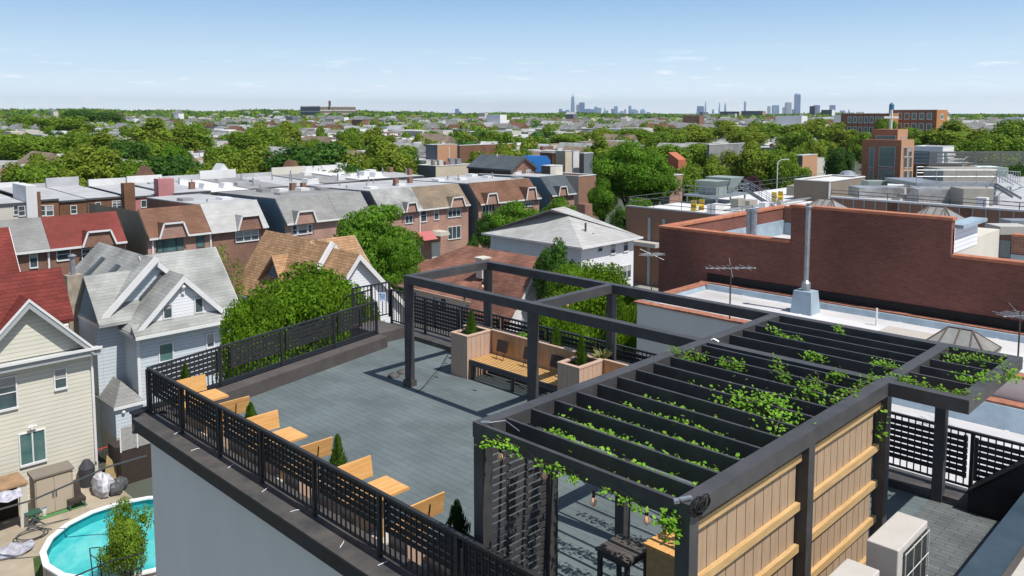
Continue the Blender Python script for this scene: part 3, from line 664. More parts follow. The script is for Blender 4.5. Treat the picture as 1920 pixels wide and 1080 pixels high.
def gable_y(parent,x0,x1,y0,y1,ze,zr,ov=.3,t=.16,rm='greysh',wm='bluesid',trim='trim',xr=None,wall=True,z0=GZ):
    """ridge runs along y; gable triangle faces -y"""
    xr=(x0+x1)/2 if xr is None else xr
    if wall:
        MB().prism([(x0,y0,z0),(x1,y0,z0),(x1,y0,ze),(xr,y0,zr),(x0,y0,ze)],(0,y1-y0,0)).build('wall',M[wm],parent)
    sl=(zr-ze)/(xr-x0);sr=(zr-ze)/(x1-xr);mb=MB();e=.03
    for s,xx,k in ((-1,x0,sl),(1,x1,sr)):
        A=(xr,zr+e+.0);B=(xx+s*ov,ze-ov*k+e)
        mb.prism([(A[0],y0-ov,A[1]),(B[0],y0-ov,B[1]),(B[0],y0-ov,B[1]+t),(A[0],y0-ov,A[1]+t)],(0,y1-y0+ov*1.2,0))
    r=mb.build('roof',M[rm],parent)
    mb=MB()
    for s,xx,k in ((-1,x0,sl),(1,x1,sr)):
        A=(xr,zr+e);B=(xx+s*ov,ze-ov*k+e);d=.22
        mb.prism([(A[0],y0-ov-.03,A[1]-d),(B[0],y0-ov-.03,B[1]-d),(B[0],y0-ov-.03,B[1]+t-.03),(A[0],y0-ov-.03,A[1]+t-.03)],(0,.028,0))
        mb.box(B[0]-(.03 if s<0 else -.0),y0-ov,B[1]-.06,B[0]+(.0 if s<0 else .03),y1,B[1]+.09)
    mb.build('fascia',M[trim],parent);return r
def gable_x(parent,x0,x1,y0,y1,ze,zr,ov=.3,t=.16,rm='greysh',wm='bluesid',trim='trim',yr=None,wall=True,z0=GZ):
    yr=(y0+y1)/2 if yr is None else yr
    if wall: MB().prism([(x0,y0,z0),(x0,y1,z0),(x0,y1,ze),(x0,yr,zr),(x0,y0,ze)],(x1-x0,0,0)).build('wall',M[wm],parent)
    mb=MB();k0=(zr-ze)/(yr-y0);k1=(zr-ze)/(y1-yr);e=.03
    for s,yy,k in ((-1,y0,k0),(1,y1,k1)):
        A=(yr,zr+e);B=(yy+s*ov,ze-ov*k+e)
        mb.prism([(x0-ov,A[0],A[1]),(x0-ov,B[0],B[1]),(x0-ov,B[0],B[1]+t),(x0-ov,A[0],A[1]+t)],(x1-x0+2*ov,0,0))
    r=mb.build('roof',M[rm],parent)
    mb=MB();d=.2
    for s,yy,k in ((-1,y0,k0),(1,y1,k1)):
        A=(yr,zr+e);B=(yy+s*ov,ze-ov*k+e)
        for X,q in ((x0-ov-.03,.028),(x1+ov+.002,.028)):
            mb.prism([(X,A[0],A[1]-d),(X,B[0],B[1]-d),(X,B[0],B[1]+t-.03),(X,A[0],A[1]+t-.03)],(q,0,0))
        mb.box(x0-ov,B[0]-(.03 if s<0 else 0),B[1]-.06,x1+ov,B[0]+(0 if s<0 else .03),B[1]+.09)
    mb.build('fascia',M[trim],parent);return r
# ================================================================= CREAM HOUSE
h=thing('cream_house','cream vinyl sided house with red shingle roofs at the left edge beside the pool','house',(10,43,GZ))
YX=13.2
MB().box(2,41,GZ,YX,47.4,-4.95).build('wall',M['vinyl'],h)
# front gable pediment
ax,az=ony(54,566,40.55);xr=ony(176,655,40.55);xl=2*ax-xr[0]
mb=MB();mb.prism([(xl,40.95,xr[1]+.1),(xr[0]-.3,40.95,xr[1]+.1),(ax,40.95,az-.25)],(0,4,0));mb.build('wall',M['vinyl'],h)
k=(az-xr[1])/(xr[0]-ax);mb=MB()
for s in (-1,1):
    e=ax+s*(xr[0]-ax);mb.prism([(ax,40.55,az),(e,40.55,xr[1]),(e,40.55,xr[1]+.14),(ax,40.55,az+.14)],(0,3.6,0))
mb.build('roof',M['redsh'],h)
mb=MB()
for s in (-1,1):
    e=ax+s*(xr[0]-ax);mb.prism([(ax,40.50,az-.30),(e,40.50,xr[1]-.28),(e,40.50,xr[1]+.10),(ax,40.50,az+.11)],(0,.045,0))
    e2=ax+s*(xr[0]-ax+.07);mb.box(min(e,e2),40.55,xr[1]-.1,max(e,e2),41.0,xr[1]+.06)
mb.build('rake_board',M['gutter'],h)
mb=MB()
for s in (-1,1):
    e=ax+s*(xr[0]-ax);mb.prism([(ax,40.46,az+.0),(e,40.46,xr[1]-.02),(e,40.46,xr[1]+.13),(ax,40.46,az+.15)],(0,.038,0))
mb.build('rake_trim',M['trim'],h)
mb=MB();mb.box(2,40.55,-5.30,YX+.25,40.998,-4.97);mb.build('soffit',M['gutter'],h)
MB().box(2,40.44,-5.02,YX+.3,40.54,-4.90).build('gutter',M['trim'],h)
MB().box(YX-.1,40.90,-10.6,YX-.02,40.99,-5.31).build('downspout',M['trim'],h)
MB().box(YX-.02,40.98,-11.4,YX+.03,41.06,-5.31).build('corner_board',M['trim'],h)
# main red roof
rx=12.5;yr=42.55;zr=-1.42
mb=MB();mb.prism([(2,yr,zr),(2,41.0,-3.62),(2,41.0,-3.48),(2,yr,zr+.16)],(rx-2,0,0));mb.prism([(2,yr,zr),(2,45.2,-4.9),(2,45.2,-4.76),(2,yr,zr+.16)],(rx-2,0,0));mb.build('roof',M['redsh'],h)
MB().prism([(rx-.25,41,-4.96),(rx-.25,45,-4.96),(rx-.25,yr,zr-.05),(rx-.25,41,-3.75)],(-1,0,0)).build('wall',M['vinyl'],h)
# dormer ridge detail
mb=MB();q=ony(10,541,43.0);mb.prism([(q[0]-1.2,42.6,q[1]-1.15),(q[0]+.42,42.6,q[1]-.55),(q[0],42.6,q[1])],(0,1.2,0));mb.build('dormer',M['redsh'],h)
mb=MB();mb.bar((q[0]-.02,42.55,q[1]+.03),(q[0]+.5,42.55,q[1]-.6),.08,.1);mb.bar((q[0]-.02,42.55,q[1]+.03),(q[0]-.9,42.55,q[1]-.9),.08,.1);mb.build('dormer_trim',M['trim'],h)
pwin(h,'y',41,103,692,123,727,1,2);pwin(h,'y',41,38,810,84,867,2,1,glass='glassg');pwin(h,'y',41,-40,712,30,770,2,2)
mb=MB();q=ony(60,803,40.9);mb.box(q[0]-.06,40.85,q[1]-.05,q[0]+.06,40.99,q[1]+.1);mb.sphere((q[0]-.12,40.82,q[1]+.1),.07,.07,.05,8,5);mb.sphere((q[0]+.12,40.82,q[1]+.1),.07,.07,.05,8,5);mb.build('flood_light',M['white'],h)
# red roof farther back
h=thing('red_roof_house','dark red shingle roof standing higher behind the cream house','house',(10,55,GZ))
gable_x(h,-4,13.3,52.5,58.5,-5.0,onx(12,430,13.6)[1],rm='redsh',wm='brick',yr=55.6)
# chimney
def chim(name,lb,cat,u,v,D,w,hh,m,cap=None,parent=None):
    p=atD(u,v,D);mb=MB();mb.box(p.x-w/2,p.y-w/2,p.z-hh,p.x+w/2,p.y+w/2,p.z)
    if parent is not None:return mb.build(name,m,parent)
    o=mb.build(name,m);tag(o,lb,cat);return o
h=thing('chimney','tall weathered stucco chimney with a steel flue between the red and grey roofs','chimney',tuple(atD(137,600,42)))
p=atD(137,515,42.5);MB().box(p.x-.38,p.y-.3,GZ,p.x+.38,p.y+.3,p.z).build('stack',mat('stained cream stucco',(.42,.36,.28),.9,nz=(2,.5,(.2,.17,.14))),h)
mb=MB();mb.tube([(p.x,p.y,p.z),(p.x,p.y,p.z+.95)],.13,10);mb.tube([(p.x,p.y,p.z+.95),(p.x,p.y,p.z+1.0),(p.x,p.y,p.z+1.1)],[.2,.22,.05],10);mb.build('flue',M['steel'],h)
# ================================================================= BLUE HOUSE
h=thing('blue_house','pale blue sided house with steep grey cross gabled roofs and a white front gable','house',(17.5,46,GZ))
X0,X1=15.5,20.15;Y1=41.5
apx,apz=ony(345,517,Y1-.3)
gable_y(h,X0,X1,Y1,45,-4.75,apz-.15,.28,rm='greysh',wm='bluesid',xr=apx)
mb=MB();mb.prism([(X0+.25,Y1-.02,-4.45),(X1-.25,Y1-.02,-4.45),(apx,Y1-.02,apz-.45)],(0,.018,0));mb.build('gable_siding',M['whitesid'],h)
mb=MB();mb.prism([(X0-.3,Y1-.6,-4.98),(X0-.3,Y1-.02,-4.98),(X0-.3,Y1-.02,-4.42)],(X1-X0+.6,0,0));mb.build('pent_roof',M['greysh'],h)
MB().box(X0-.32,Y1-.66,-5.08,X1+.32,Y1-.60,-4.93).build('gutter',M['trim'],h)
MB().box(X0-.3,Y1-.59,-5.05,X1+.3,Y1-.002,-4.985).build('soffit',M['teal'],h)
pwin(h,'y',Y1-.03,307,572,321,596,1,1,glass='glass',sill=False);pwin(h,'y',Y1-.03,366,560,379,585,1,1,sill=False)
pwin(h,'y',Y1,299,645,323,676,1,1,glass='glassg');pwin(h,'y',Y1,388,626,400,650,1,1)
q=ony(343,537,Y1-.1);mb=MB();mb.sphere((q[0],Y1-.15,q[1]),.13,.12,.13,10,6);mb.box(q[0]-.08,Y1-.12,q[1]-.4,q[0]+.08,Y1-.04,q[1]-.1);mb.build('gable_lamp',M['white'],h)
MB().box(X0-.06,Y1-.06,GZ,X0+.09,Y1-.005,-5.1).build('corner_board',M['trim'],h)
# rear taller wing
wx=17.2;wz=-1.6;wl=14.2;wr=2*wx-wl
gable_y(h,wl+.25,wr-.25,43.3,51.2,-4.35,wz-.12,.25,rm='greysh',wm='bluesid',xr=wx)
gable_x(h,wx,21.0,42.2,47.2,-4.35,wz-.13,.22,rm='greysh',wm='whitesid',yr=44.7)
mb=MB();mb.bar((wx,42.9,wz+.12),(wl-.0,42.9,-4.45),.16,.28);mb.build('rake_board',M['trim'],h)
# left dormer gable facing -x
dy,dz=onx(160,522,14.2);mb=MB()
yA,zA=onx(146,588,14.2);yB,zB=onx(187,610,14.2)
mb.prism([(14.25,yA,zA),(14.25,yB,zB),(14.25,dy,dz-.1)],(3.2,0,0));mb.build('wall',M['teal'],h)  # dark teal carries the shade on this gable of the pale siding
mb=MB();mb.prism([(14.1,dy,dz),(14.1,yA+.4,zA-.1),(14.1,yA+.4,zA+.05),(14.1,dy,dz+.14)],(3.4,0,0));mb.prism([(14.1,dy,dz),(14.1,yB-.2,zB-.1),(14.1,yB-.2,zB+.05),(14.1,dy,dz+.14)],(3.4,0,0));mb.build('roof',M['greysh'],h)
MB().box(14.2,43.32,GZ,15.5,51,-4.5).build('wall',M['bluesid'],h)
# skylights lying on the roof slopes
def skylight(c,along,across,w,l,par):
    c=Vector(c);along=Vector(along).normalized();ac_=Vector(across).normalized();n=along.cross(ac_).normalized()
    if n.z<0:n=-n
    mb=MB();P=lambda a,b,z:c+along*a*l/2+ac_*b*w/2+n*z
    mb.hexa([P(-1,-1,0),P(1,-1,0),P(1,1,0),P(-1,1,0),P(-1,-1,.14),P(1,-1,.14),P(1,1,.14),P(-1,1,.14)]);o=mb.build('skylight',M['dtrim'],par)
    mb=MB();mb.hexa([P(-.9,-.8,.14),P(.9,-.8,.14),P(.9,.8,.14),P(-.9,.8,.14),P(-.9,-.8,.15),P(.9,-.8,.15),P(.9,.8,.15),P(-.9,.8,.15)]);mb.build('pane',M['glass'],o)
k=(wz+4.35)/(wx-wl);
def onslope(u,v,x0,z0,kk):  # plane z = z0 + kk*(x-x0)
    d=ray(u,v);t=(z0-kk*x0-CH)/(d.z-kk*d.x);return Vector((d.x*t,d.y*t,CH+d.z*t))
for u,v,w_,l_ in ((177,504,.35,1.5),(214,509,.45,.8)):
    p=onslope(u,v,wx,wz+.05,k);skylight(p,(1,0,k),(0,1,0),w_,l_,h)
k1=(apz-.15+4.75)/(apx-X0);p=onslope(284,537,apx,apz+.05,k1);skylight(p,(1,0,k1),(0,1,0),.4,1.7,h)
# low extension between the two houses
h=thing('rear_extension','narrow two storey extension with grey shingle hip roof between cream and blue houses','extension',(14.5,39,GZ))
zt=-8.3;x0,y0=at(216,764,zt);x1=xat(268,y0,zt);y1=yat(176,x0,zt)
MB().box(x0,y0,-9.9,x1,y1,zt).build('wall',M['bluesid'],h)
MB().box(x0,y0+.02,GZ,x1,y1,-9.902).build('lower_wall',M['creamst'],h)
mb=MB();zz=zt+.95;a,b_,c,d=(x0-.1,y0-.12,zt),(x1+.1,y0-.12,zt),(x1+.1,y1+.1,zt),(x0-.1,y1+.1,zt);m1=((x0+x1)/2,y0+1.0,zz);m2=((x0+x1)/2,y1-.8,zz)
for f_ in ((a,b_,m1),(b_,c,m2,m1),(c,d,m2),(d,a,m1,m2)): mb.poly(f_)
mb.poly((a,d,c,b_));mb.build('roof',M['greysh2'],h)
MB().box(x0-.12,y0-.16,zt-.12,x1+.12,y0-.121,zt+.02).build('gutter',M['trim'],h)
q=ony(231,772,y0);mb=MB();mb.sphere((q[0],y0-.07,q[1]),.09,.08,.09,8,5);mb.build('lamp',M['white'],h)
h=thing('rear_lean_to','tiny grey shingled lean-to roof behind the cream house','extension',(14,43.5,GZ))
gable_y(h,13.5,14.9,45.4,47.2,-8.2,-7.4,.05,rm='greysh2',wm='slate')
# ================================================================= GOLDEN SHINGLE HOUSE
h=thing('golden_roof_house','low house with golden tan shingle roofs and white gables behind the big green tree','house',(29,43,GZ))
zr=-1.9
x0,yA=at(505,436,zr);xR,yR=at(665,448,zr)
pR=at(590,453,zr)
# long rear ridge along y from (505,436) towards the camera, and ridge along x to the right end
xk=at(590,455,zr)[0];yk=at(590,455,zr)[1]
gable_y(h,25.0,xk*2-25.0-.0,yk-2.0,yA,-5.2,zr,.3,rm='goldsh',wm='slate',xr=xk)
gable_x(h,xk,xR,yk-3.4,yk+2.9,-5.2,zr-.02,.3,rm='goldsh',wm='whitesid',yr=yk)
# front gable to the right with white rake
gx,gz=ony(619,460,yk-2.6)
ax2,az2=ony(675,478,38.4)
gable_y(h,ax2-2.6,ax2+3.0,38.7,yk,-5.2,az2-.1,.3,rm='goldsh',wm='whitesid',xr=ax2)
mb=MB();mb.bar((gx,yk-2.9,gz+.2),(gx-2.0,yk-3.3,gz-2.1),.16,.28);mb.build('rake_board',M['trim'],h)
# small dormer facing left
dx=25.6;dy,dz=onx(516,485,dx);yA2,zA2=onx(492,531,dx);yB2,zB2=onx(527,530,dx)
MB().prism([(dx,yA2,zA2),(dx,yB2,zB2),(dx,dy,dz)],(4,0,0)).build('dormer',M['slate'],h)
mb=MB();mb.prism([(dx-.25,dy,dz+.05),(dx-.25,yA2+.3,zA2),(dx-.25,yA2+.3,zA2+.13),(dx-.25,dy,dz+.2)],(4.3,0,0));mb.prism([(dx-.25,dy,dz+.05),(dx-.25,yB2-.3,zB2),(dx-.25,yB2-.3,zB2+.13),(dx-.25,dy,dz+.2)],(4.3,0,0));mb.build('roof',M['goldsh'],h)
p=atD(588,449,56);MB().box(p.x-.25,p.y-.25,p.z-1.8,p.x+.25,p.y+.25,p.z).build('chimney',M['dtrim'],h)
# ================================================================= BROWN ROOF BUNGALOW
h=thing('bungalow','cream bungalow with rusty brown hip roof behind the open pergola frame','house',(31,36,GZ))
ze=-6.2
c1=Vector((*at(775,537,ze),ze))
xw=c1.x;zt=-6.2
cy0=yat(1035,xw,zt);cy1=yat(722,xw,zt);xE=xw+9.5
MB().box(xw,cy0,GZ,xE,cy1,zt).build('wall',M['creamst'],h)
o_=.5;a,b_,c,d=(xw-o_,cy0-o_,zt),(xE+o_,cy0-o_,zt),(xE+o_,cy1+o_,zt),(xw-o_,cy1+o_,zt)
rz=zt+2.5;m1=(xw+4.6,cy0+4.5,rz);m2=(xw+4.6,cy1-4.0,rz);mb=MB()
for f_ in ((a,b_,m1),(b_,c,m2,m1),(c,d,m2),(d,a,m1,m2),(a,d,c,b_)): mb.poly(f_)
mb.build('roof',M['ltbrownsh'],h)
mb=MB();mb.box(xw-o_-.08,cy0-o_,zt-.12,xw-o_,cy1+o_,zt+.03);mb.build('gutter',mat('beige gutter',(.5,.38,.3),.6),h)
for u in (817,832,879,896):
    y=yat(u,xw,zt-.9);window(h,'x',xw,y-.28,y+.28,zt-1.25,zt-.35,1,1,fr=.05)
y=yat(775,xw,zt-.8);window(h,'x',xw,y-.4,y+.4,zt-.9,zt-.4,1,1,fr=.05)
gzx,gzz=ony(985,515,cy0+1.0)
gable_y(h,gzx-2.0,gzx+2.2,cy0+.6,cy0+4,zt+.1,gzz-.1,.25,rm='ltbrownsh',wm='whitesid',xr=gzx)
p=atD(905,482,55);mb=MB();mb.box(p.x-.35,p.y-.3,p.z-1.4,p.x+.35,p.y+.3,p.z-.1);mb.box(p.x-.45,p.y-.4,p.z-.1,p.x+.45,p.y+.4,p.z);mb.build('chimney',M['creamst'],h)
# ================================================================= HIP ROOF HOUSE
h=thing('hip_roof_house','large two storey white house with shade-blue side walls and light grey hip roof','house',(53,44,GZ))
ze=-4.6;x0,y0=at(1090,462,ze);x1=xat(1188,y0,ze);y1=yat(920,x0,ze)
MB().box(x0,y0,GZ,x1,y1,ze).build('wall',M['hipsid'],h)
MB().box(x0+.02,y0-.012,GZ,x1,y0-.001,ze-.02).build('front_siding',M['whitesid'],h)  # lit front white, shaded walls bluer: one siding painted in two tones
o_=.55;a,b_,c,d=(x0-o_,y0-o_,ze),(x1+o_,y0-o_,ze),(x1+o_,y1+o_,ze),(x0-o_,y1+o_,ze)
rzz=-2.15;R1=(*at(1086,398,rzz),rzz);R2=(*at(1030,409,rzz),rzz);ym=(R1[1]+R2[1])/2
wd=(y1-y0)/2;m1=(min(R1[0],x1-3),y0+wd*.95,rzz);m2=(x0+wd*.8,y0+wd*1.05,rzz);mb=MB()
for f_ in ((a,b_,m1,m2),(b_,c,m1),(c,d,m2,m1),(d,a,m2),(a,d,c,b_)): mb.poly(f_)
mb.build('roof',M['silversh'],h)
mb=MB();mb.box(x0-o_-.08,y0-o_-.08,ze-.12,x0-o_,y1+o_,ze+.04);mb.box(x0-o_,y0-o_-.08,ze-.12,x1+o_,y0-o_,ze+.04);mb.build('gutter',M['trim'],h)
for u0,v0,u1,v1 in ((1121,458,1129,471),(1145,453,1153,474),(1169,447,1177,470)): pwin(h,'y',y0-.013,u0,v0,u1,v1,1,2,fr=.07)
pwin(h,'y',y0-.013,1168,498,1182,521,2,1,fr=.07);pwin(h,'x',x0,944,470,956,483,1,1,glass='glass',fr=.05)
p=atD(1096,382,77);MB().box(p.x-.55,p.y-.5,p.z-3,p.x+.55,p.y+.5,p.z).build('chimney',M['brick'],h)
for u,v in ((1098,418),(1112,437),(1090,440)):
    p=atD(u,v,68);MB().tube([tuple(p),(p.x,p.y,p.z-.7)],.09,6).build('vent_pipe',M['dtrim'],h)
# ================================================================= ROW HOUSES (near row)
grp='attached two storey houses in the near row'
def dormer(h,yf,u0,u1,v_e,v_t,wm,rm,ins=.5,zE=-4.3):
    xa=ony(u0,v_e,yf)[0];xb=ony(u1,v_e,yf)[0];zt=ony((u0+u1)/2,v_t,yf)[1];i=(xb-xa)*.17
    pts=[(xa,zE-.42),(xa+i,zt),(xb-i,zt),(xb,zE-.42)]
    k=1.0
    mb=MB();mb.prism([(x,yf-.52,z) for x,z in pts],(0,2.8,0));o=mb.build('dormer',M[wm],h)
    mb=MB()
    for (p,q) in zip(pts[:-1],pts[1:]):
        mb.hexa([(p[0],yf-.66,p[1]),(q[0],yf-.66,q[1]),(q[0],yf+2.2,q[1]),(p[0],yf+2.2,p[1]),(p[0],yf-.66,p[1]+.12),(q[0],yf-.66,q[1]+.12),(q[0],yf+2.2,q[1]+.12),(p[0],yf+2.2,p[1]+.12)])
    mb.build('dormer_roof',M[rm],o)
    mb=MB()
    for (p,q) in zip(pts[:-1],pts[1:]): mb.bar((p[0],yf-.68,p[1]+.05),(q[0],yf-.68,q[1]+.05),.04,.15,up=(0,0,1) if p[1]==q[1] else (0,0,1))
    mb.build('dormer_trim',M['trim'],o)
def row(lb,xa,xb,yf=70.9,rm='greysh2',wm='brick',sm=None,back='flat',zE=-4.3,zR=-2.35,dep=14,dorm=None,wins=(),down=(),roofm='silver',clutter=0,seed=1,front=None):
    h=thing('row_house',lb,'house',((xa+xb)/2,yf+5,GZ),grp);yR=yf+1.8;xa+=.012;xb-=.012
    if back=='gable':
        MB().prism([(xa,yf,GZ),(xa,yf+2*1.8,GZ),(xa,yf+3.6,zE),(xa,yR,zR),(xa,yf,zE)],(xb-xa,0,0)).build('wall',M[wm],h);yb=yf+3.6
        MB().box(xa,yf+3.602,GZ,xb,yf+9,zE).build('wall',M[wm],h)
    else:
        MB().prism([(xa,yf,GZ),(xa,yf+dep,GZ),(xa,yf+dep,zR-.25),(xa,yR,zR-.05),(xa,yf,zE)],(xb-xa,0,0)).build('wall',M[wm],h)
    if sm: MB().prism([(xa-.02,yf+.1,GZ),(xa-.02,yf+dep-.1,GZ),(xa-.02,yf+dep-.1,zR-.27),(xa-.02,yR,zR-.07),(xa-.02,yf+.1,zE+.1)],(.018,0,0)).build('side_wall',M[sm],h)
    t=.13;ov=.35;k=(zR-zE)/1.8
    MB().prism([(xa,yR,zR),(xa,yf-ov,zE-ov*k),(xa,yf-ov,zE-ov*k+t),(xa,yR,zR+t)],(xb-xa,0,0)).build('roof',M[rm],h)
    if back=='gable': MB().prism([(xa,yR,zR),(xa,yf+3.6+ov,zE-ov*k),(xa,yf+3.6+ov,zE-ov*k+t),(xa,yR,zR+t)],(xb-xa,0,0)).build('roof',M[rm],h)
    else: MB().prism([(xa,yR+.01,zR-.04),(xa,yf+dep+.1,zR-.24),(xa,yf+dep+.1,zR-.14),(xa,yR+.01,zR+.08)],(xb-xa,0,0)).build('flat_roof',M[roofm],h)
    MB().box(xa,yf-ov-.1,zE-ov*k-.06,xb,yf-ov-.002,zE-ov*k+.1).build('gutter',M['trim'],h)
    if dorm: dormer(h,yf,*dorm[:4],'pbrick' if wm=='pbrick' else wm,rm)
    for q in wins: pwin(h,'y',yf,*q[:6],**(q[6] if len(q)>6 else {}))
    for u in down:
        x=ony(u,470,yf)[0];MB().box(x-.07,yf-.12,GZ,x+.07,yf-.02,zE-.3).build('downspout',M['trim'],h)
    rg=random.Random(seed)
    for i in range(clutter):
        x=rg.uniform(xa+.6,xb-.6);y=rg.uniform(yR+1,yf+dep-1);z=zR-.15;c=rg.random()
        if c<.4: MB().tube([(x,y,z),(x,y,z+rg.uniform(.4,.9))],.09,6).build('vent_pipe',M['steel'],h)
        elif c<.5: MB().box(x-.25,y-.25,z,x+.25,y+.25,z+rg.uniform(.6,1.0)).build('chimney',M['brick'],h)
        else: MB().prism([(x-.6,y-.6,z),(x+.6,y-.6,z),(x+.5,y-.6,z+.4),(x-.5,y-.6,z+.4)],(0,1.3,0)).build('roof_hatch',M['wroof' if rg.random()<.5 else 'groof'],h)
    return h
X=lambda u,yf=70.9,z=-4.3:xat(u,yf,z)
xs={k:X(k) for k in (92,235,393,500,532,632,700,790,876,897,962,1010,1020,1076)}
x276=X(276)
row('row house with pale grey roof at the far left, ahead of the red one',X(92)-6.3,X(92),rm='greysh2',wm='brick',back='gable',wins=[(56,467,69,501,1,1)])
row('row house with bright red shingle roof and clipped dormer',X(92),X(235),rm='redsh2',wm='brick',back='gable',dorm=(150,214,462,433),wins=[(107,466,131,487,1,2),(154,458,168,485,1,3),(172,458,205,480,2,2)],down=(90,))
row('row house with brown shingle roof, olive side wall and green curtained bay window',x276,X(393),rm='brownsh',wm='pbrick',sm='olive',back='gable',dorm=(293,348,436,418),wins=[(294,439,304,473,1,1,dict(glass='glassg',trim='dtrim')),(307,438,329,471,1,1,dict(glass='glassg',trim='dtrim')),(332,436,342,468,1,1,dict(glass='glassg',trim='dtrim')),(369,434,382,462,1,2,dict(glass='glassg',trim='dtrim'))],down=(286,))
row('row house with silver white roof next to the brown roofed one',X(393),X(500),rm='silversh',wm='brick',dorm=(440,488,422,404),wins=[(442,425,484,451,3,3)],down=(395,),clutter=3,seed=4)
row('row house with teal side wall and grey roof, first of its pair',X(534),X(632),rm='greysh2',wm='pbrick',sm='teal',dorm=(547,588,410,396),wins=[(548,414,556,440,1,3),(559,413,575,438,1,1),(578,412,584,436,1,3)],clutter=4,seed=5,roofm='groof')
row('row house with grey roof mostly hidden behind the feathery tree',X(632),X(695),rm='greysh2',wm='pbrick',clutter=5,seed=6,roofm='groof')
hh=row('row house with light grey roof and purple side wall behind the feathery tree top',X(712),X(790),rm='greysh',wm='pbrick',sm='slate',dorm=(755,777,390,380),wins=[(760,405,773,418,2,1),(789,392,799,415,1,2)],clutter=4,seed=7)
hh=row('row house with taupe roof, white porch awning and brick steps',X(790),X(878),rm='tansh',wm='pbrick',dorm=(838,866,378,370),wins=[(814,389,822,411,1,2),(840,385,863,406,3,1),(840,425,863,447,3,1)],down=(787,),clutter=5,seed=8)
MB().prism([(X(806),70.85,-7.6),(X(826),70.85,-7.6),(X(823),70.85,-7.15),(X(809),70.85,-7.15)],(0,-1.6,0)).build('awning',M['creamst'],hh)
mb=MB();mb.prism([(X(780),70.85,-7.8),(X(780),69.5,-7.9),(X(780),70.85,-7.1)],(2.0,0,0));mb.build('awning',mat('red awning',(.42,.13,.13),.8),hh)
x=X(815);MB().box(x-.6,70.7,GZ+1,x+.6,70.88,-8.5).build('door',M['trim'],hh)
mb=MB()
for i in range(6): mb.box(x-.9,69.6-i*.35,GZ,x+.9,69.95-i*.35,GZ+1.1-i*.18)
mb.build('steps',M['pbrick'],hh)
hh=row('brown roofed row house with dark side wall, left of its pair',X(897,70.2),X(962,70.2),yf=70.2,rm='brownsh',wm='pbrick',sm='slate',dorm=(905,928,373,363),wins=[(905,377,927,400,4,1),(905,417,920,442,2,1),(940,377,946,392,1,2)],clutter=4,seed=9)
row('brown roofed row house, right of its pair',X(962,70.2),X(1011,70.2),yf=70.2,rm='brownsh',wm='pbrick',dorm=(980,1000,363,352),wins=[(981,370,999,386,4,1)],clutter=4,seed=10)
row('row house with dark blue grey roof at the right end of the near row',X(1031),X(1077),rm='darksh',wm='pbrick',sm='teal',dorm=(1041,1058,360,350),wins=[(1040,364,1056,380,2,1)],clutter=3,seed=11)
# ================================================================= SECOND ROW (backs)
r2p=random.Random(8);g2='houses of the second row seen from behind'
def back(lb,u0,u1,v,yf,wm,rm='silver',dep=13,wins=(),zf=None,extra=None,col=None):
    z=ony((u0+u1)/2,v,yf)[1] if zf is None else zf
    xa=xat(u0,yf,z);xb=xat(u1,yf,z);h=thing('row_house',lb,'house',((xa+xb)/2,yf,GZ),g2)
    MB().box(xa+.01,yf,GZ,xb-.01,yf+dep,z).build('wall',M[wm],h)
    MB().prism([(xa,yf-.1,z+.002),(xa,yf+dep,z+.35),(xa,yf+dep,z+.45),(xa,yf-.1,z+.12)],(xb-xa-.02,0,0)).build('flat_roof',M[rm],h)
    MB().box(xa,yf-.14,z-.06,xb-.02,yf-.102,z+.13).build('edge_trim',M['dtrim'],h)
    MB().box(xa,yf+dep+.002,GZ,xb-.02,yf+dep+.3,z+r2p.uniform(.9,1.6)).build('front_parapet',M[r2p.choice(['wroof','silver','creamst','wroof'])],h)
    for q in wins: pwin(h,'y',yf,*q)
    return h,xa,xb,z
h,xa,xb,z=back('white painted row house seen from behind at the far left',-30,48,384,88,'creamst',wins=[(26,386,33,402,1,2),(35,387,46,404,1,2)])
MB().box(xb-.02,87.6,GZ,xb+.9,92,z+1.7).build('chimney',M['wroof'],h)
h,xa,xb,z=back('brown brick row house seen from behind with paired white window',62,110,376,88,'dbrick',wins=[(73,386,84,404,1,2),(87,386,99,404,1,2)])
MB().box(xa,87.7,GZ,xa+.6,88.3,z+.9).build('chimney',M['dbrick'],h)
back('brown brick row house seen from behind with one small arched window',111,162,377,89.5,'dbrick',wins=[(133,386,143,400,1,2)])
h,xa,xb,z=back('brown brick row house seen from behind beside the pink one',163,229,372,89.5,'dbrick',wins=[(180,380,188,394,1,2),(211,377,227,394,2,2)])
MB().box(xb-.1,88.6,GZ,xb+1.0,89.49,z+1.5).build('chimney',M['dbrick'],h)
h,xa,xb,z=back('pink painted row house seen from behind with pink chimney',248,322,368,89.5,'pink',wins=[(265,376,274,388,1,1),(296,372,309,384,1,1)])
MB().box(xb-1.9,88.3,GZ,xb-.2,89.49,z+1.9).build('chimney',M['pink'],h)
names2=['behind the silver white roof','behind the teal sided house','behind the feathery tree, left','behind the feathery tree, right','behind the light grey roof','behind the taupe roof','behind the left brown roof','behind the right brown roof','behind the dark roof']
us=[326,395,470,540,610,675,735,795]
r2=random.Random(5)
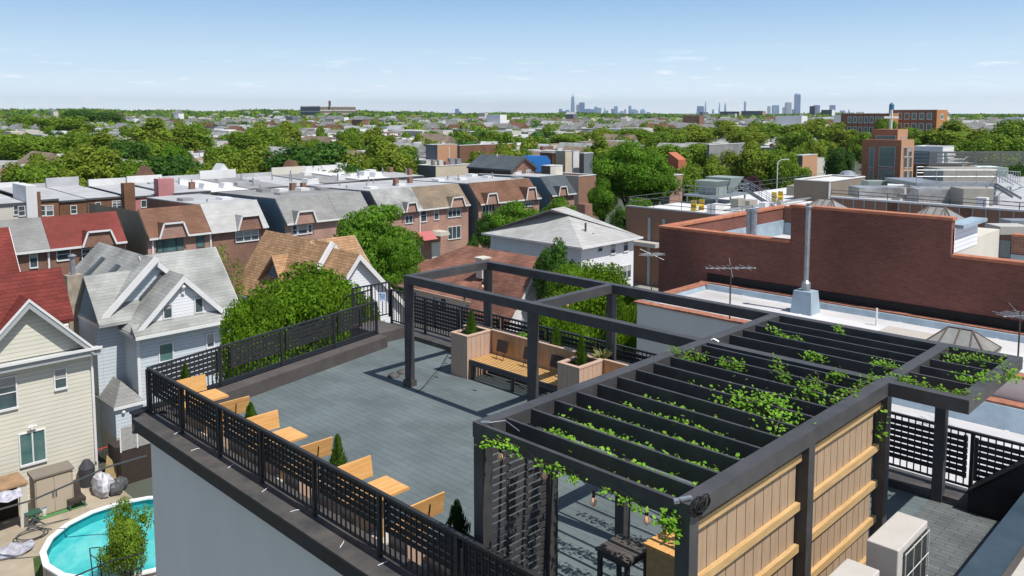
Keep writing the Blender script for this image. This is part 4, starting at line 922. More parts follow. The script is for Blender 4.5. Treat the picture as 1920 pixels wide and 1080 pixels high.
for i,(a,b_) in enumerate(zip(us[:-1],us[1:])):
    h,xa,xb,z=back('flat silver roofed house of the second row, '+names2[i],a,b_,0,88,'dbrick' if i%2 else 'creamst',rm=['silver','wroof','groof','silver','groof','wroof','silver'][i],zf=-2.7+r2.uniform(-.15,.15))
    for k in range(5):
        x=r2.uniform(xa+.7,xb-.7);y=r2.uniform(89.5,99);c=r2.random()
        if c<.4: MB().tube([(x,y,z),(x,y,z+1.1)],.1,6).build('vent_pipe',M['steel'],h)
        elif c<.5: MB().box(x-.28,y-.25,z,x+.28,y+.25,z+1.0).build('chimney',M['brick'],h)
        elif c<.7: MB().box(x-.5,y-.4,z,x+.5,y+.4,z+.55).build('roof_unit',M['gutter'],h)
        else: MB().prism([(x-.7,y-.6,z),(x+.7,y-.6,z),(x+.5,y-.6,z+.8),(x-.5,y-.6,z+.8)],(0,1.3,0)).build('roof_hatch',M['wroof'],h)
    if i%2==0:
        x=xb-1.5;mb=MB();mb.prism([(x-1.3,101.2,z+.5),(x+1.3,101.2,z+.5),(x,101.2,z+2.3)],(0,2.2,0));mb.build('front_gable',M['wroof' if i%4 else 'brownsh'],h)
# ================================================================= NEIGHBOUR ROOFS ON THE RIGHT
h=thing('low_roof_building','low attached building with blotchy silver white roof just beyond the right railing','building',(19,0,GZ))
MB().box(14.07,-12,GZ,25.08,8.8,-2.35).build('wall',M['stucco'],h)
MB().poly([(14.07,-12,-2.346),(24.7,-12,-2.346),(24.7,8.5,-2.346),(14.07,8.5,-2.346)]).build('roof_surface',M['whiteroof'],h)
mb=MB();mb.prism([(24.3,-12,-2.34),(24.55,-12,-1.78),(25.08,-12,-1.78),(25.08,-12,-2.34)],(0,20.8,0));mb.box(14.07,8.45,-2.34,24.3,8.8,-1.8);mb.build('parapet',M['bluecoat'],h)
MB().box(24.6,-12,-1.778,25.09,8.8,-1.72).build('coping',M['tile'],h)
mb=MB()
for i in range(5): mb.box(14.07,-9+i*3.6,-2.342,24.3,-8.9+i*3.6,-2.325)
mb.build('seam',M['whiteroof'],h)
h=thing('mid_roof_building','attached building with long silver white roof, grey side wall and terracotta copings','building',(27.5,3,GZ))
MB().box(25.1,-16,GZ,29.97,18.05,-1.5).build('wall',M['stucco'],h)
MB().box(25.1,-16,-1.498,25.4,18.05,-1.1).build('parapet',M['stucco'],h)
MB().poly([(25.4,-16,-1.2),(29.6,-16,-1.2),(29.6,17.7,-1.2),(25.4,17.7,-1.2)]).build('roof_surface',M['whiteroof'],h)
mb=MB();mb.prism([(29.4,-16,-1.49),(29.55,-16,-.99),(29.97,-16,-.99),(29.97,-16,-1.49)],(0,34.05,0));mb.prism([(25.41,17.6,-1.49),(25.41,17.75,-1.02),(25.41,18.05,-1.02),(25.41,18.05,-1.49)],(3.98,0,0));mb.build('parapet',M['bluecoat'],h)
mb=MB()
y=-16
rg=random.Random(2)
while y<18.0:
    l=.6;mb.box(25.04+rg.uniform(-.012,.012),y,-1.098,25.47,y+l-.015,-1.04+rg.uniform(-.008,.012));y+=l
y=-16
while y<18.0: mb.box(29.66,y,-.988,29.98,y+.585,-.945+rg.uniform(-.008,.01));y+=.6
x=25.5
while x<29.5: mb.box(x,17.74,-1.018,x+.585,18.12,-.96);x+=.6
mb.build('coping',M['tile'],h)
mb=MB()
for i in range(11): mb.box(25.4,-14+i*3.0,-1.2,29.5,-13.9+i*3.0,-1.185)
mb.box(27.3,-16,-1.2,27.38,17.7,-1.184);mb.build('seam',M['whiteroof'],h)
p=(28.55,13.05);mb=MB();mb.hexa([(p[0]-.42,p[1]-.42,-1.49),(p[0]+.42,p[1]-.42,-1.49),(p[0]+.42,p[1]+.42,-1.49),(p[0]-.42,p[1]+.42,-1.49),(p[0]-.3,p[1]-.33,-.38),(p[0]+.3,p[1]-.33,-.38),(p[0]+.3,p[1]+.33,-.38),(p[0]-.3,p[1]+.33,-.38)]);ch=mb.build('chimney',M['bluecoat'],h)
zt=ony(1521,388,p[1])[1];mb=MB();mb.tube([(p[0],p[1],-.38),(p[0],p[1],-.1),(p[0],p[1],.0),(p[0],p[1],zt)],[.16,.16,.09,.09],12);mb.tube([(p[0],p[1],zt),(p[0],p[1],zt+.04),(p[0],p[1],zt+.10)],[.14,.14,.05],12)
for i in range(5): mb.tube([(p[0],p[1],.3+i*.62),(p[0],p[1],.33+i*.62)],.098,12)
mb.build('flue',M['steel'],ch)
a=at(1700,624,-1.05);MB().box(a[0]-.5,a[1]-.75,-1.3,a[0]+.5,a[1]+.75,-1.05).build('roof_hatch',M['acw'],h)
a=at(1643,610,-1.2);MB().tube([(a[0],a[1],-1.3),(a[0],a[1],-.6)],.035,6).build('vent_pipe',M['white'],h)
# pyramid skylight on the lower roof
def pyr_sky(o,cx,cy,z,w,l,hh,nb=4,low=.0):
    mb=MB();mb.box(cx-w/2,cy-l/2,z,cx+w/2,cy+l/2,z+.12);mb.build('curb',M['bluecoat'],o)
    z+=.12;t1=(cx,cy-l*.18,z+hh);t2=(cx,cy+l*.18,z+hh);a,b_,c,d=(cx-w/2,cy-l/2,z),(cx+w/2,cy-l/2,z),(cx+w/2,cy+l/2,z),(cx-w/2,cy+l/2,z)
    mb=MB()
    for f_ in ((a,b_,t1),(b_,c,t2,t1),(c,d,t2),(d,a,t1,t2)): mb.poly(f_)
    mb.build('pane',M['skyglass'],o);mb=MB()
    for p_,q_ in ((a,t1),(b_,t1),(c,t2),(d,t2),(t1,t2),(a,b_),(b_,c),(c,d),(d,a)): mb.bar(p_,q_,.045,.045)
    for i in range(1,nb):
        f=i/nb;ya=cy-l/2+l*f;yt=min(max(ya,cy-l*.18),cy+l*.18);mb.bar((cx-w/2,ya,z),(cx,yt,z+hh),.04,.04);mb.bar((cx+w/2,ya,z),(cx,yt,z+hh),.04,.04)
    mb.build('bars',mat('brown skylight bars',(.12,.09,.075),.6),o)
o=thing('pyramid_skylight','hipped glass skylight on the silver roof behind the square overhang','skylight',(27,6,-1.5))
a=at(1800,650,-1.1);pyr_sky(o,a[0]-.05,a[1],-1.199,1.5,1.9,.55)
# brick building
M['redbrick']=bricky('dark red brick',(.235,.082,.060),(.175,.058,.044),(.17,.12,.10),.2,.07,.009,'wall',.9,.5,(.35,.28))
h=thing('red_brick_building','long windowless dark red brick building with stepped orange coping','building',(36,8,GZ))
BX=30.0
def bw(y0,y1,z0,z1,m='redbrick',nm='wall'): return MB().box(BX,y0,z0,BX+.35,y1,z1).build(nm,M[m],h)
yL=20.45;yS=14.4;yR_=8.7
zl=1.05;zm=2.45;zr_=1.2
bw(yS+.0,yL,GZ,zl);bw(yR_,yS-.002,GZ,zm);bw(-25,yR_-.002,GZ,zr_)
MB().box(BX+.351,yL-.35,GZ,41.4,yL,zl+.0).build('wall',M['redbrick'],h)
MB().box(BX+.351,yR_-.3,GZ,41.0,yL-.351,-.35).build('wall',M['redbrick'],h);MB().box(BX+.351,-25,GZ,36.9,yR_-.302,-.35).build('wall',M['redbrick'],h)
MB().poly([(BX+.36,-25,-.345),(36.8,-25,-.345),(36.8,yR_-.3,-.345),(40.9,yR_-.3,-.345),(40.9,yL-.36,-.345),(BX+.36,yL-.36,-.345)]).build('roof_surface',M['whiteroof'],h)
mb=MB();mb.box(BX+.352,yS,-.34,BX+.42,yL-.36,.42);mb.box(BX+.43,yL-.42,-.34,42,yL-.352,.42);mb.build('parapet_membrane',M['bluecoat'],h)
# second parapet farther back and far side walls
xF=at(1300,397,zl)[0] 
mb=MB();mb.box(41.0,yS-3,-.34,41.35,yL-.352,zl);mb.build('wall',M['brick'],h)
mb=MB();mb.box(40.93,yS-3,-.34,40.998,yL-.43,.3);mb.build('parapet_membrane',M['bluecoat'],h)
mb=MB();mb.box(BX-.05,yS+.002,zl,BX+.4,yL+.05,zl+.10);mb.box(BX+.401,yL-.4,zl+.0,41.4,yL+.05,zl+.10);mb.box(40.95,yS-3,zl,41.4,yL-.401,zl+.10);mb.box(BX-.05,yR_-.05,zm,BX+.4,yS+.05,zm+.10);mb.box(BX-.05,-25,zr_,BX+.4,yR_-.052,zr_+.10);mb.build('coping',M['tileo'],h)
# block behind the raised wall
MB().box(BX+.352,yR_+.02,-.34,36,yS-.02,1.55).build('penthouse',M['creamst'],h)
MB().box(BX+.2,yR_-.0,1.3,33,yR_+.018,zm-.3).build('wall',M['whitesid'],h)
MB().box(BX+.42,yR_-.25,zm-.3,33.2,yR_+.3,zm-.18).build('edge_trim',M['bluecoat'],h)
# right far parapet
mb=MB();mb.box(36.5,-25,-.34,36.85,yR_-.3,1.25);mb.build('wall',M['brick'],h);mb=MB();mb.box(36.44,-25,-.34,36.498,yR_-.3,.55);mb.build('parapet_membrane',M['bluecoat'],h);mb=MB();mb.box(36.45,-25,1.252,36.9,yR_-.3,1.34);mb.build('coping',M['tileo'],h)
MB().box(BX-.028,-25,-.95,BX-.002,18.0,-.62).build('flashing',M['black'],h)
for u in (1404,1412):
    p=(*at(u,440,-.34),);p=(34.2,yat(u,34.2,0));zt=onx(u,396,34.2)[1];mb=MB();mb.tube([(p[0],p[1],-.34),(p[0],p[1],zt)],.14,10);mb.tube([(p[0],p[1],zt),(p[0],p[1],zt+.12)],.19,10);mb.build('flue',M['steel'],h)
a=(34.5,yat(1848,34.5,0));MB().tube([(a[0],a[1],-.34),(a[0],a[1],.35)],.12,8).build('vent_pipe',M['white'],h)
for u,v,D in ((1548,378,40),(1757,393,36)):
    p=atD(u,v,D);o=thing('ribbed_skylight','small ribbed pyramid skylight peeking over the %s of the brick wall'%('left part' if u<1600 else 'right part'),'skylight',tuple(p));
    pyr_sky(o,p.x,p.y,p.z-.55,1.9,1.9,.55,6)
# TV antennas
def antenna(u,vb,vt,D,lb,n=7,L_=1.2,rot=0):
    b_=atD(u,vb,D);zt=atD(u,vt,D).z;o=thing('tv_antenna',lb,'antenna',tuple(b_))
    MB().tube([(b_.x,b_.y,b_.z),(b_.x,b_.y,zt+.1)],.022,6).build('mast',M['bark'],o)
    d=Vector((cos(rot),sin(rot),0));e=Vector((-sin(rot),cos(rot),0));mb=MB();c=Vector((b_.x,b_.y,zt));mb.tube([c-d*L_,c+d*L_],.014,5)
    for i in range(n):
        t=-L_+2*L_*(i+.3)/n;l=.28+.28*abs(sin(i*1.3));mb.tube([c+d*t-e*l+Vector((0,0,.05)),c+d*t+e*l],.009,4)
    mb.tube([c-d*.1+Vector((0,0,-.18))-e*.5,c+d*.1+Vector((0,0,.22))+e*.5],.009,4)
    mb.build('elements',M['steel'],o)
antenna(1368,598,503,24,'rooftop antenna standing in front of the brick wall, left of the flue',8,.75,-.75)
antenna(1221,572,478,34,'rooftop antenna at the left corner of the brick wall',6,.4,.6)
antenna(1907,700,592,20.5,'rooftop antenna at the right edge of the picture',8,.5,-.6)
# ================================================================= YARD THINGS
pc=at(240,1005,-10.25);pcx,pcy=pc[0]+.2,pc[1]-.2
o=thing('swimming_pool','round above ground pool with white rim and turquoise water','pool',(pcx,pcy,GZ))
R_=3.15;n=18;mb=MB();ring=lambda r,z:[(pcx+r*cos(2*pi*i/n),pcy+r*sin(2*pi*i/n),z) for i in range(n)]
a=ring(R_,GZ);b_=ring(R_,-10.2);c=ring(R_-.04,GZ);d=ring(R_-.04,-10.2)
for i in range(n):
    j=(i+1)%n;mb.poly([a[i],a[j],b_[j],b_[i]])
mb.build('outer_wall',mat('stained beige pool wall',(.40,.36,.31),.7,nz=(2,.5,(.18,.15,.13),(1,1,.3))),o)
mb=MB()
for i in range(n):
    j=(i+1)%n;mb.poly([c[i],c[j],d[j],d[i]])
mb.build('liner',mat('turquoise liner',(.02,.38,.42),.5,nz=(1.5,.3)),o)
mb=MB();o1=ring(R_+.08,-10.2);o2=ring(R_-.14,-10.2);o3=ring(R_+.08,-10.14);o4=ring(R_-.14,-10.14)
for i in range(n):
    j=(i+1)%n
    for f_ in ((o3[i],o3[j],o4[j],o4[i]),(o1[i],o1[j],o3[j],o3[i]),(o2[i],o2[j],o4[j],o4[i]),(o1[i],o1[j],o2[j],o2[i])): mb.poly(f_)
mb.build('rim',M['white'],o)
wm_=mat('turquoise water',(.03,.40,.43),.08,spec=.6,nz=(1.3,.5,(.12,.55,.54)));
t_=wm_.node_tree;nn=t_.nodes.new('ShaderNodeTexNoise');nn.inputs['Scale'].default_value=7;bb=t_.nodes.new('ShaderNodeBump');bb.inputs['Strength'].default_value=.25;t_.links.new(nn.outputs['Fac'],bb.inputs['Height']);t_.links.new(bb.outputs[0],t_.nodes['Principled BSDF'].inputs['Normal'])
MB().poly(ring(R_-.05,-10.62)).build('water',wm_,o)
o=thing('pool_ladder','black metal pool ladder frame at the near edge of the pool','ladder',tuple(atD(190,1075,27)))
mb=MB()
for u0,v0,u1,v1 in ((168,1028,175,1090),(187,1026,190,1090),(168,1028,187,1026),(187,1036,215,1064),(190,1058,192,1090),(170,1040,190,1055)): mb.tube([atD(u0,v0,27.2),atD(u1,v1,27.2)],.02,6)
mb.tube([atD(205,1052,27.2),atD(235,1058,27.2),atD(255,1045,27.2),atD(268,1018,27.2)],.02,6)
mb.build('frame',M['paint'],o)
o=thing('fire_escape','dark metal fire escape rails at the foot of the grey wall','railing',tuple(atD(240,1075,25)))
mb=MB()
for k in range(8): mb.tube([atD(205+k*8.5,1062-k*2.5,25),atD(205+k*8.5,1095,25)],.012,4)
mb.tube([atD(130,1085,25),atD(200,1055,25),atD(270,1036,25)],.025,5);mb.tube([atD(190,1095,25),atD(270,1062,25)],.02,5)
mb.build('rails',M['paint'],o)
o=MB();o.tube([atD(-30,965,30),atD(0,955,30),atD(60,938,30),atD(130,908,30),atD(200,876,30),atD(262,858,30),atD(275,855,30)],.035,6);tag(o.build('utility_cable',M['dtrim']),'thick dark cable slung above the yard across the pool side','cable')
# storage cabinet
o=thing('storage_cabinet','beige plastic storage cabinet with two doors against the cream wall','cabinet',(11,40.4,GZ))
zt=-9.75;ca=at(64,900,zt);xb_=xat(136,ca[1],zt)
MB().box(ca[0],ca[1],GZ,xb_,ca[1]+.75,zt).build('body',mat('khaki plastic',(.36,.30,.23),.6),o)
mb=MB();mb.prism([(ca[0]-.06,ca[1]-.08,zt),(ca[0]-.06,ca[1]+.8,zt+.0),(ca[0]-.06,ca[1]+.8,zt+.16),(ca[0]-.06,ca[1]-.08,zt+.08)],(xb_-ca[0]+.12,0,0));mb.build('lid',mat('brown grey plastic',(.20,.17,.14),.55),o)
for i in (0,1):
    xx=ca[0]+.06+(xb_-ca[0]-.12)/2*i;w_=(xb_-ca[0]-.12)/2-.02;dd=MB().box(xx,ca[1]-.03,GZ+.08,xx+w_,ca[1]-.002,zt-.06).build('door',mat('khaki door',(.42,.36,.28),.6),o)
    MB().box(xx+(w_-.08 if i==0 else .03),ca[1]-.06,-10.75,xx+(w_-.03 if i==0 else .08),ca[1]-.031,-10.5).build('handle',M['dtrim'],dd)
# lean-to shelter
o=thing('lean_to_shelter','shabby open shelter with plywood roof at the left edge','shelter',(8,38.5,GZ))
za=-9.6;q=at(53,905,za)
MB().box(q[0]-5,q[1],za-.05,q[0],q[1]+1.5,za+.02).build('roof',mat('weathered plywood',(.38,.24,.14),.85,nz=(2,.4)),o)
for xx in (q[0]-.35,q[0]-1.9): MB().box(xx,q[1]+.05,GZ,xx+.3,q[1]+.12,za-.052).build('post',M['creamst'],o)
MB().box(q[0]-5,q[1]+1.3,GZ,q[0]-.1,q[1]+1.45,za-.06).build('back_panel',M['soil'],o)
mb=MB()
pts=[]
for i in range(8):
    for j in range(5): pts.append((q[0]-2.4+i*.3,q[1]-.45+j*.12,za-.1-.25*(4-j)/4+.07*sin(i*2.1+j)))
for i in range(7):
    for j in range(4): mb.poly([pts[i*5+j],pts[(i+1)*5+j],pts[(i+1)*5+j+1],pts[i*5+j+1]])
mb.build('tarpaulin',mat('violet grey tarpaulin',(.25,.24,.33),.5,nz=(6,.6,(.55,.55,.6))),o)
# assorted yard clutter
def p3(u,v,z): a=at(u,v,z);return Vector((a[0],a[1],z))
def clutter(name,lb,cat,u,v,parts):
    c=p3(u,v,GZ);o=thing(name,lb,cat,tuple(c))
    for nm,fn,m in parts:
        mb=MB();fn(mb,c);mb.build(nm,m,o)
    return o
white=M['white'];bl=M['dtrim']
clutter('green_stool','dark green folding stool in front of the cabinet','stool',63,985,[('seat',lambda m,c:m.box(c.x-.3,c.y-.25,c.z+.55,c.x+.3,c.y+.25,c.z+.6),mat('dark green paint',(.03,.09,.06),.6)),('leg',lambda m,c:[m.bar((c.x+a*.38,c.y+b*.3,c.z),(c.x-a*.2,c.y+b*.2,c.z+.55),.05,.05) for a in (-1,1) for b in (-1,1)],bl)])
clutter('paint_pail','white bucket with blue label beside the cabinet','bucket',82,966,[('pail',lambda m,c:m.tube([c,c+Vector((0,0,.38))],[.15,.18],12),white),('lid',lambda m,c:m.tube([c+Vector((0,0,.381)),c+Vector((0,0,.41))],.19,12),mat('blue lid',(.05,.15,.4),.5))])
clutter('paint_pail','second white bucket, right of the one with the blue lid','bucket',93,962,[('pail',lambda m,c:m.tube([c,c+Vector((0,0,.38))],[.15,.18],12),white)])
clutter('garden_chair','dark upholstered garden chair near the pool','chair',142,950,[('seat',lambda m,c:m.box(c.x-.35,c.y-.3,c.z+.3,c.x+.35,c.y+.3,c.z+.45),M['dkpanel']),('backrest',lambda m,c:m.prism([(c.x-.35,c.y+.3,c.z+.4),(c.x+.35,c.y+.3,c.z+.4),(c.x+.35,c.y+.5,c.z+1.0),(c.x-.35,c.y+.5,c.z+1.0)],(0,.08,0)),M['dkpanel']),('leg',lambda m,c:[m.box(c.x+a*.3-.03,c.y+b*.25-.03,c.z,c.x+a*.3+.03,c.y+b*.25+.03,c.z+.299) for a in (-1,1) for b in (-1,1)],bl)])
clutter('grill_cover','covered round barbecue standing by the cream wall','barbecue',164,910,[('cover',lambda m,c:m.tube([c,c+Vector((0,0,.4)),c+Vector((0,0,.9)),c+Vector((0,0,1.25))],[.32,.34,.36,.14],12),mat('charcoal cover',(.05,.05,.06),.7))])
clutter('trash_pile','heap of white sheeting and dark bags behind the pool','rubbish',192,925,[('sheet',lambda m,c:m.sphere((c.x,c.y,c.z+.35),.4,.75,.6,12,8,0,lambda p:1+.18*sin(p.x*9)+.12*cos(p.y*13)),mat('pale plastic sheet',(.6,.6,.62),.4,nz=(4,.5,(.25,.25,.3)))),('bag',lambda m,c:[m.sphere((c.x+dx,c.y+dy,c.z+.25),.35,.35,.32,10,6,0,lambda p:1+.15*sin(p.x*8)) for dx,dy in ((.75,-.1),(.4,-.5))],bl)])
clutter('plywood_board','tan plywood boards leaning by the pool','board',215,905,[('board',lambda m,c:m.prism([(c.x-.5,c.y,c.z),(c.x+.6,c.y-.3,c.z),(c.x-.2,c.y+.3,c.z+1.3)],(.03,.03,.02)),mat('tan plywood',(.38,.28,.13),.8,nz=(3,.3)))])
clutter('bicycle_pile','bicycle lying over red and white junk by the extension','bicycle',215,868,[('frame',lambda m,c:[m.tube([c+Vector(a),c+Vector(b)],.03,5) for a,b in (((-.9,0,.9),(0,0,.95)),((0,0,.95),(.8,0,1.0)),((0,0,.95),(.2,0,.4)),((.2,0,.4),(.8,0,1.0)))],mat('red enamel',(.45,.04,.04),.4)),('wheel',lambda m,c:[m.tube([(c.x+dx+.38*cos(t),c.y,c.z+.45+.38*sin(t)) for t in [i*pi/8 for i in range(17)]],.02,5) for dx in (-.6,.7)],bl),('box',lambda m,c:m.box(c.x-.2,c.y+.1,c.z,c.x+.7,c.y+.7,c.z+.5),M['dkpanel'])])
clutter('scoop_shovel','brown shovel standing against the white wall','shovel',171,880,[('shaft',lambda m,c:m.tube([c,c+Vector((0,0,1.2))],.03,6),M['bark']),('blade',lambda m,c:m.box(c.x-.16,c.y-.03,c.z+1.2,c.x+.16,c.y+.02,c.z+1.6),M['brownsh'])])
clutter('green_mat','strip of artificial grass mat along the cabinet','mat',110,958,[('mat',lambda m,c:m.box(c.x-1.1,c.y-.35,c.z+.004,c.x+1.1,c.y+.3,c.z+.03),mat('green turf mat',(.08,.2,.07),.9))])
mb=MB();c=p3(60,1005,GZ+.02);mb.tube([(c.x+.75*cos(t)*(1-.03*t),c.y+.42*sin(t)*(1+.02*t),c.z+.01*t) for t in [i*.3 for i in range(48)]]+[(c.x+1.6,c.y+.5,c.z)],.025,5);tag(mb.build('garden_hose',bl),'coiled dark garden hose on the concrete left of the pool','hose')
mb=MB();c=p3(18,1040,GZ);mb.sphere((c.x,c.y,c.z+.12),.9,.45,.2,14,6,0,lambda p:1+.2*sin(p.x*11)+.15*cos(p.y*14));tag(mb.build('crumpled_sheet',mat('crumpled grey sheet',(.5,.5,.55),.35,nz=(5,.6,(.2,.2,.25)))),'crumpled pale plastic sheet on the yard at the lower left','sheet')
mb=MB();mb.poly([(*at(u,v,GZ+.012),GZ+.012) for u,v in ((62,1046),(95,1040),(130,1100),(70,1120))]);tag(mb.build('lawn_patch',M['grass']),kind='structure')
# white lattice barrier beside the extension
o=thing('garden_fence','white mesh garden fence beside the extension','fence',tuple(p3(245,850,GZ)))
a=atD(224,802,37.4);c=Vector((a.x+2.3,a.y,a.z))
MB().box(a.x,a.y,GZ,c.x,a.y+1.6,a.z-1.2).build('raised_deck',M['dkpanel'],o)
mb=MB();mb.box(a.x,a.y-.03,a.z-1.15,c.x,a.y,a.z-.04);mb.build('mesh_panel',mat('pale mesh',(.42,.41,.40),.8,nz=(8,.4)),o)
for i in range(4):
    q=a.lerp(c,i/3);MB().box(q.x-.03,a.y-.06,a.z-1.2,q.x+.03,a.y-.031,a.z).build('post',M['trim'],o)
# ================================================================= TREES
M['lf_bright']=leafmat('bright maple leaves',(.055,.135,.006),(.15,.26,.015),.35)
M['lf_mid']=leafmat('street tree leaves',(.09,.175,.015),(.185,.285,.03),.3)
M['lf_olive']=leafmat('olive green leaves',(.115,.18,.017),(.22,.285,.034),.3)
M['lf_dark']=leafmat('dark green leaves',(.03,.085,.014),(.075,.16,.025),.22)
M['lf_fresh']=leafmat('fresh green leaves',(.065,.165,.012),(.145,.28,.026),.35)
M['lf_plum']=leafmat('plum leaves',(.05,.025,.03),(.10,.05,.055),.2)
protos={}
def crown_mesh(seed,H,R,nl,nq,ls,zb,flat=1.0,core=True,cf=.62):
    rg=random.Random(seed);mb=MB();lobes=[];zc=(zb+H)/2;hz=(H-zb)/2
    for i in range(nl):
        while True:
            p=Vector((rg.uniform(-1,1),rg.uniform(-1,1),rg.uniform(-1,1)))
            if .2<p.length<1:break
        r=rg.uniform(.24,.40);p=p*(1-r*.9);lobes.append((Vector((p.x*R,p.y*R,zc+p.z*hz)),R*r,hz*r))
    k=0;tries=0
    W=[r for _,r,_ in lobes]
    while k<nq and tries<nq*5:
        tries+=1;c,r,rz=rg.choices(lobes,W)[0]
        v=Vector((rg.gauss(0,1),rg.gauss(0,1),rg.gauss(0,1)+.25)).normalized();j=rg.uniform(.70,1.10)
        q=c+Vector((v.x*r,v.y*r,v.z*rz*flat))*j;ins=False
        for c2,r2,rz2 in lobes:
            d=q-c2
            if c2 is not c and (d.x/r2)**2+(d.y/r2)**2+(d.z/rz2)**2<.55: ins=True;break
        if ins and core:continue
        leaf(mb,q,ls*rg.uniform(.6,1.35),rg,v*1.1);k+=1
    if core:
        for c,r,rz in lobes: mb.sphere(c,r*cf,r*cf,rz*cf,6,4)
        mb.sphere((0,0,zc),R*.5,R*.5,hz*.5,8,6)
    return mb
def proto(key,H,R,nl,nq,ls,zb,m,seed,trunk=True,**k):
    o=bpy.data.objects.new('broadleaf_tree',None);link(o);o['category']='tree'
    mb=MB();rg=random.Random(seed+99)
    mb.tube([(0,0,0),(.1,.05,zb*.6),(0,.1,zb+(H-zb)*.45)],[.026*H,.02*H,.008*H],7)
    for i in range(5):
        a=i*1.3;mb.tube([(0,.05,zb*.8),(cos(a)*R*.3,sin(a)*R*.3,zb+(H-zb)*.25),(cos(a)*R*.6,sin(a)*R*.6,zb+(H-zb)*.5)],[.013*H,.009*H,.003*H],5)
    mb.build('trunk',M['bark'],o);c=crown_mesh(seed,H,R,nl,nq,ls,zb,**k).build('crown',M[m],o,fix=False)
    protos[key]=[o,H,R,False]
proto('maple',12,4.2,52,26000,.10,6.2,'lf_bright',1)
proto('near_mid',12,4,34,11000,.15,5.8,'lf_fresh',2)
proto('near_dark',11,4,30,10000,.14,5.2,'lf_dark',3)
proto('feather',11,4.2,44,12000,.14,3.2,'lf_fresh',4,cf=.45,flat=.6)
proto('loose',8,3,26,8000,.10,2.2,'lf_mid',15,cf=.4)
proto('thin',10,2.6,16,2200,.12,2.0,'lf_mid',5,core=False)
proto('mid_a',13,5,26,6000,.27,3,'lf_mid',6)
proto('mid_b',13,5,24,6000,.27,3,'lf_olive',7)
proto('mid_c',13,5,26,6000,.27,3,'lf_dark',8)
proto('mid_d',13,5,28,6000,.27,3,'lf_fresh',9)
proto('plum',10,4,18,3500,.25,3,'lf_plum',10)
proto('far_a',13,5,16,1500,.48,2,'lf_mid',11)
proto('far_b',13,5,16,1500,.48,2,'lf_olive',12)
proto('far_c',13,5,16,1500,.48,2,'lf_dark',13)
def put(key,x,y,H,R,lb,grp=None,rz=None):
    o,h0,r0,used=protos[key]
    if used:
        c=o.copy();link(c)
        for ch in o.children:
            d=ch.copy();link(d);d.parent=c
        for kk in ('group',):
            if kk in c:del c[kk]
        o=c
    else:protos[key][3]=True
    o.location=(x,y,GZ);o.scale=(R/r0,R/r0,H/h0);o.rotation_euler=(0,0,rnd.uniform(0,6.28) if rz is None else rz);o['label']=lb
    if grp:o['group']=grp
    return o
def tpx(key,u,vt,D,w,lb,grp=None):
    p=atD(u,vt,D);return put(key,p.x,p.y,p.z-GZ,w*D/CF/2,lb,grp)
tpx('maple',578,494,31,330,'big bright green tree pressing against the back left railing')
tpx('maple',478,545,28.5,190,'lower bright green tree filling the gap under the back left railing')
tpx('maple',668,548,29,170,'bright green tree behind the small pale notice')
tpx('thin',415,432,52,90,'slender young tree with see-through crown between grey and golden roofs')
tpx('feather',700,368,62,200,'wide feathery green tree in front of the pink brick row houses')
tpx('feather',745,430,60,120,'lower feathery branches tree beside the first one, above the brown bungalow')
tpx('near_dark',1050,440,47,105,'dark round tree in front of the hip roofed house')
tpx('maple',1108,486,39,235,'bright yellow green tree behind the open pergola bays')
tpx('maple',1050,548,31,150,'bright green bush-like tree low behind the long planter')
tpx('maple',1165,555,33,110,'small bright green tree beside the grey side wall')
tpx('near_mid',965,375,84,110,'green tree between the brown row houses and the hip roof')
tpx('near_mid',1050,368,84,80,'green tree just left of the hip roof chimney')
tpx('near_dark',915,395,84,60,'small dark tree touching the brown row house')
tpx('near_dark',885,437,78,30,'narrow dark shrub tree beside the brick steps')
tpx('near_mid',1180,262,100,150,'tall fresh green tree towering behind the hip roofed house, upper crown')
tpx('near_mid',1225,290,102,110,'tall fresh green tree right of the towering one')
tpx('near_mid',1130,330,98,70,'fresh green tree left of the towering one')
tpx('near_mid',1200,370,92,110,'leafy tree at the foot of the towering one beside the brown building')
tpx('near_dark',1165,385,86,50,'dark small tree at the corner of the brown building')
tpx('loose',232,932,27.5,118,'small yellowish green tree leaning over the pool')
gA='street trees behind the second row of houses'
for i,(k,u,v,D,w,lb) in enumerate([('mid_b',20,322,114,70,'street tree at the far left edge behind white roofs'),('mid_a',75,298,117,120,'first broad street tree from the left behind the white roofs'),('mid_b',140,288,122,120,'second broad street tree from the left'),('mid_b',205,282,124,130,'tall olive street tree above the white triangular gable'),('mid_a',262,292,120,100,'street tree right of the white triangular gable'),
 ('mid_c',325,284,120,120,'dark street tree above the pink chimney'),('mid_a',385,305,117,90,'street tree right of the dark one'),('mid_b',432,288,124,100,'olive street tree above the silver white roof'),('mid_b',480,272,128,110,'tall olive tree left of the dark green pair'),('mid_c',548,270,125,110,'dark green tree, left one of the pair'),
 ('mid_c',600,258,122,150,'largest dark green tree behind the row house roofs'),('mid_c',655,305,116,80,'low dark tree at the foot of the largest one'),('mid_b',705,262,122,120,'rounded olive tree right of the largest dark tree'),('mid_b',745,272,124,80,'olive tree beside the beige building'),('mid_a',350,318,112,90,'low street tree peeping over flat roofs'),('mid_b',110,320,112,100,'low olive tree just behind the long white roof')]):
    tpx(k,u,v-4,D,w*1.2,lb,gA)
gB='trees rising above the far roofs'
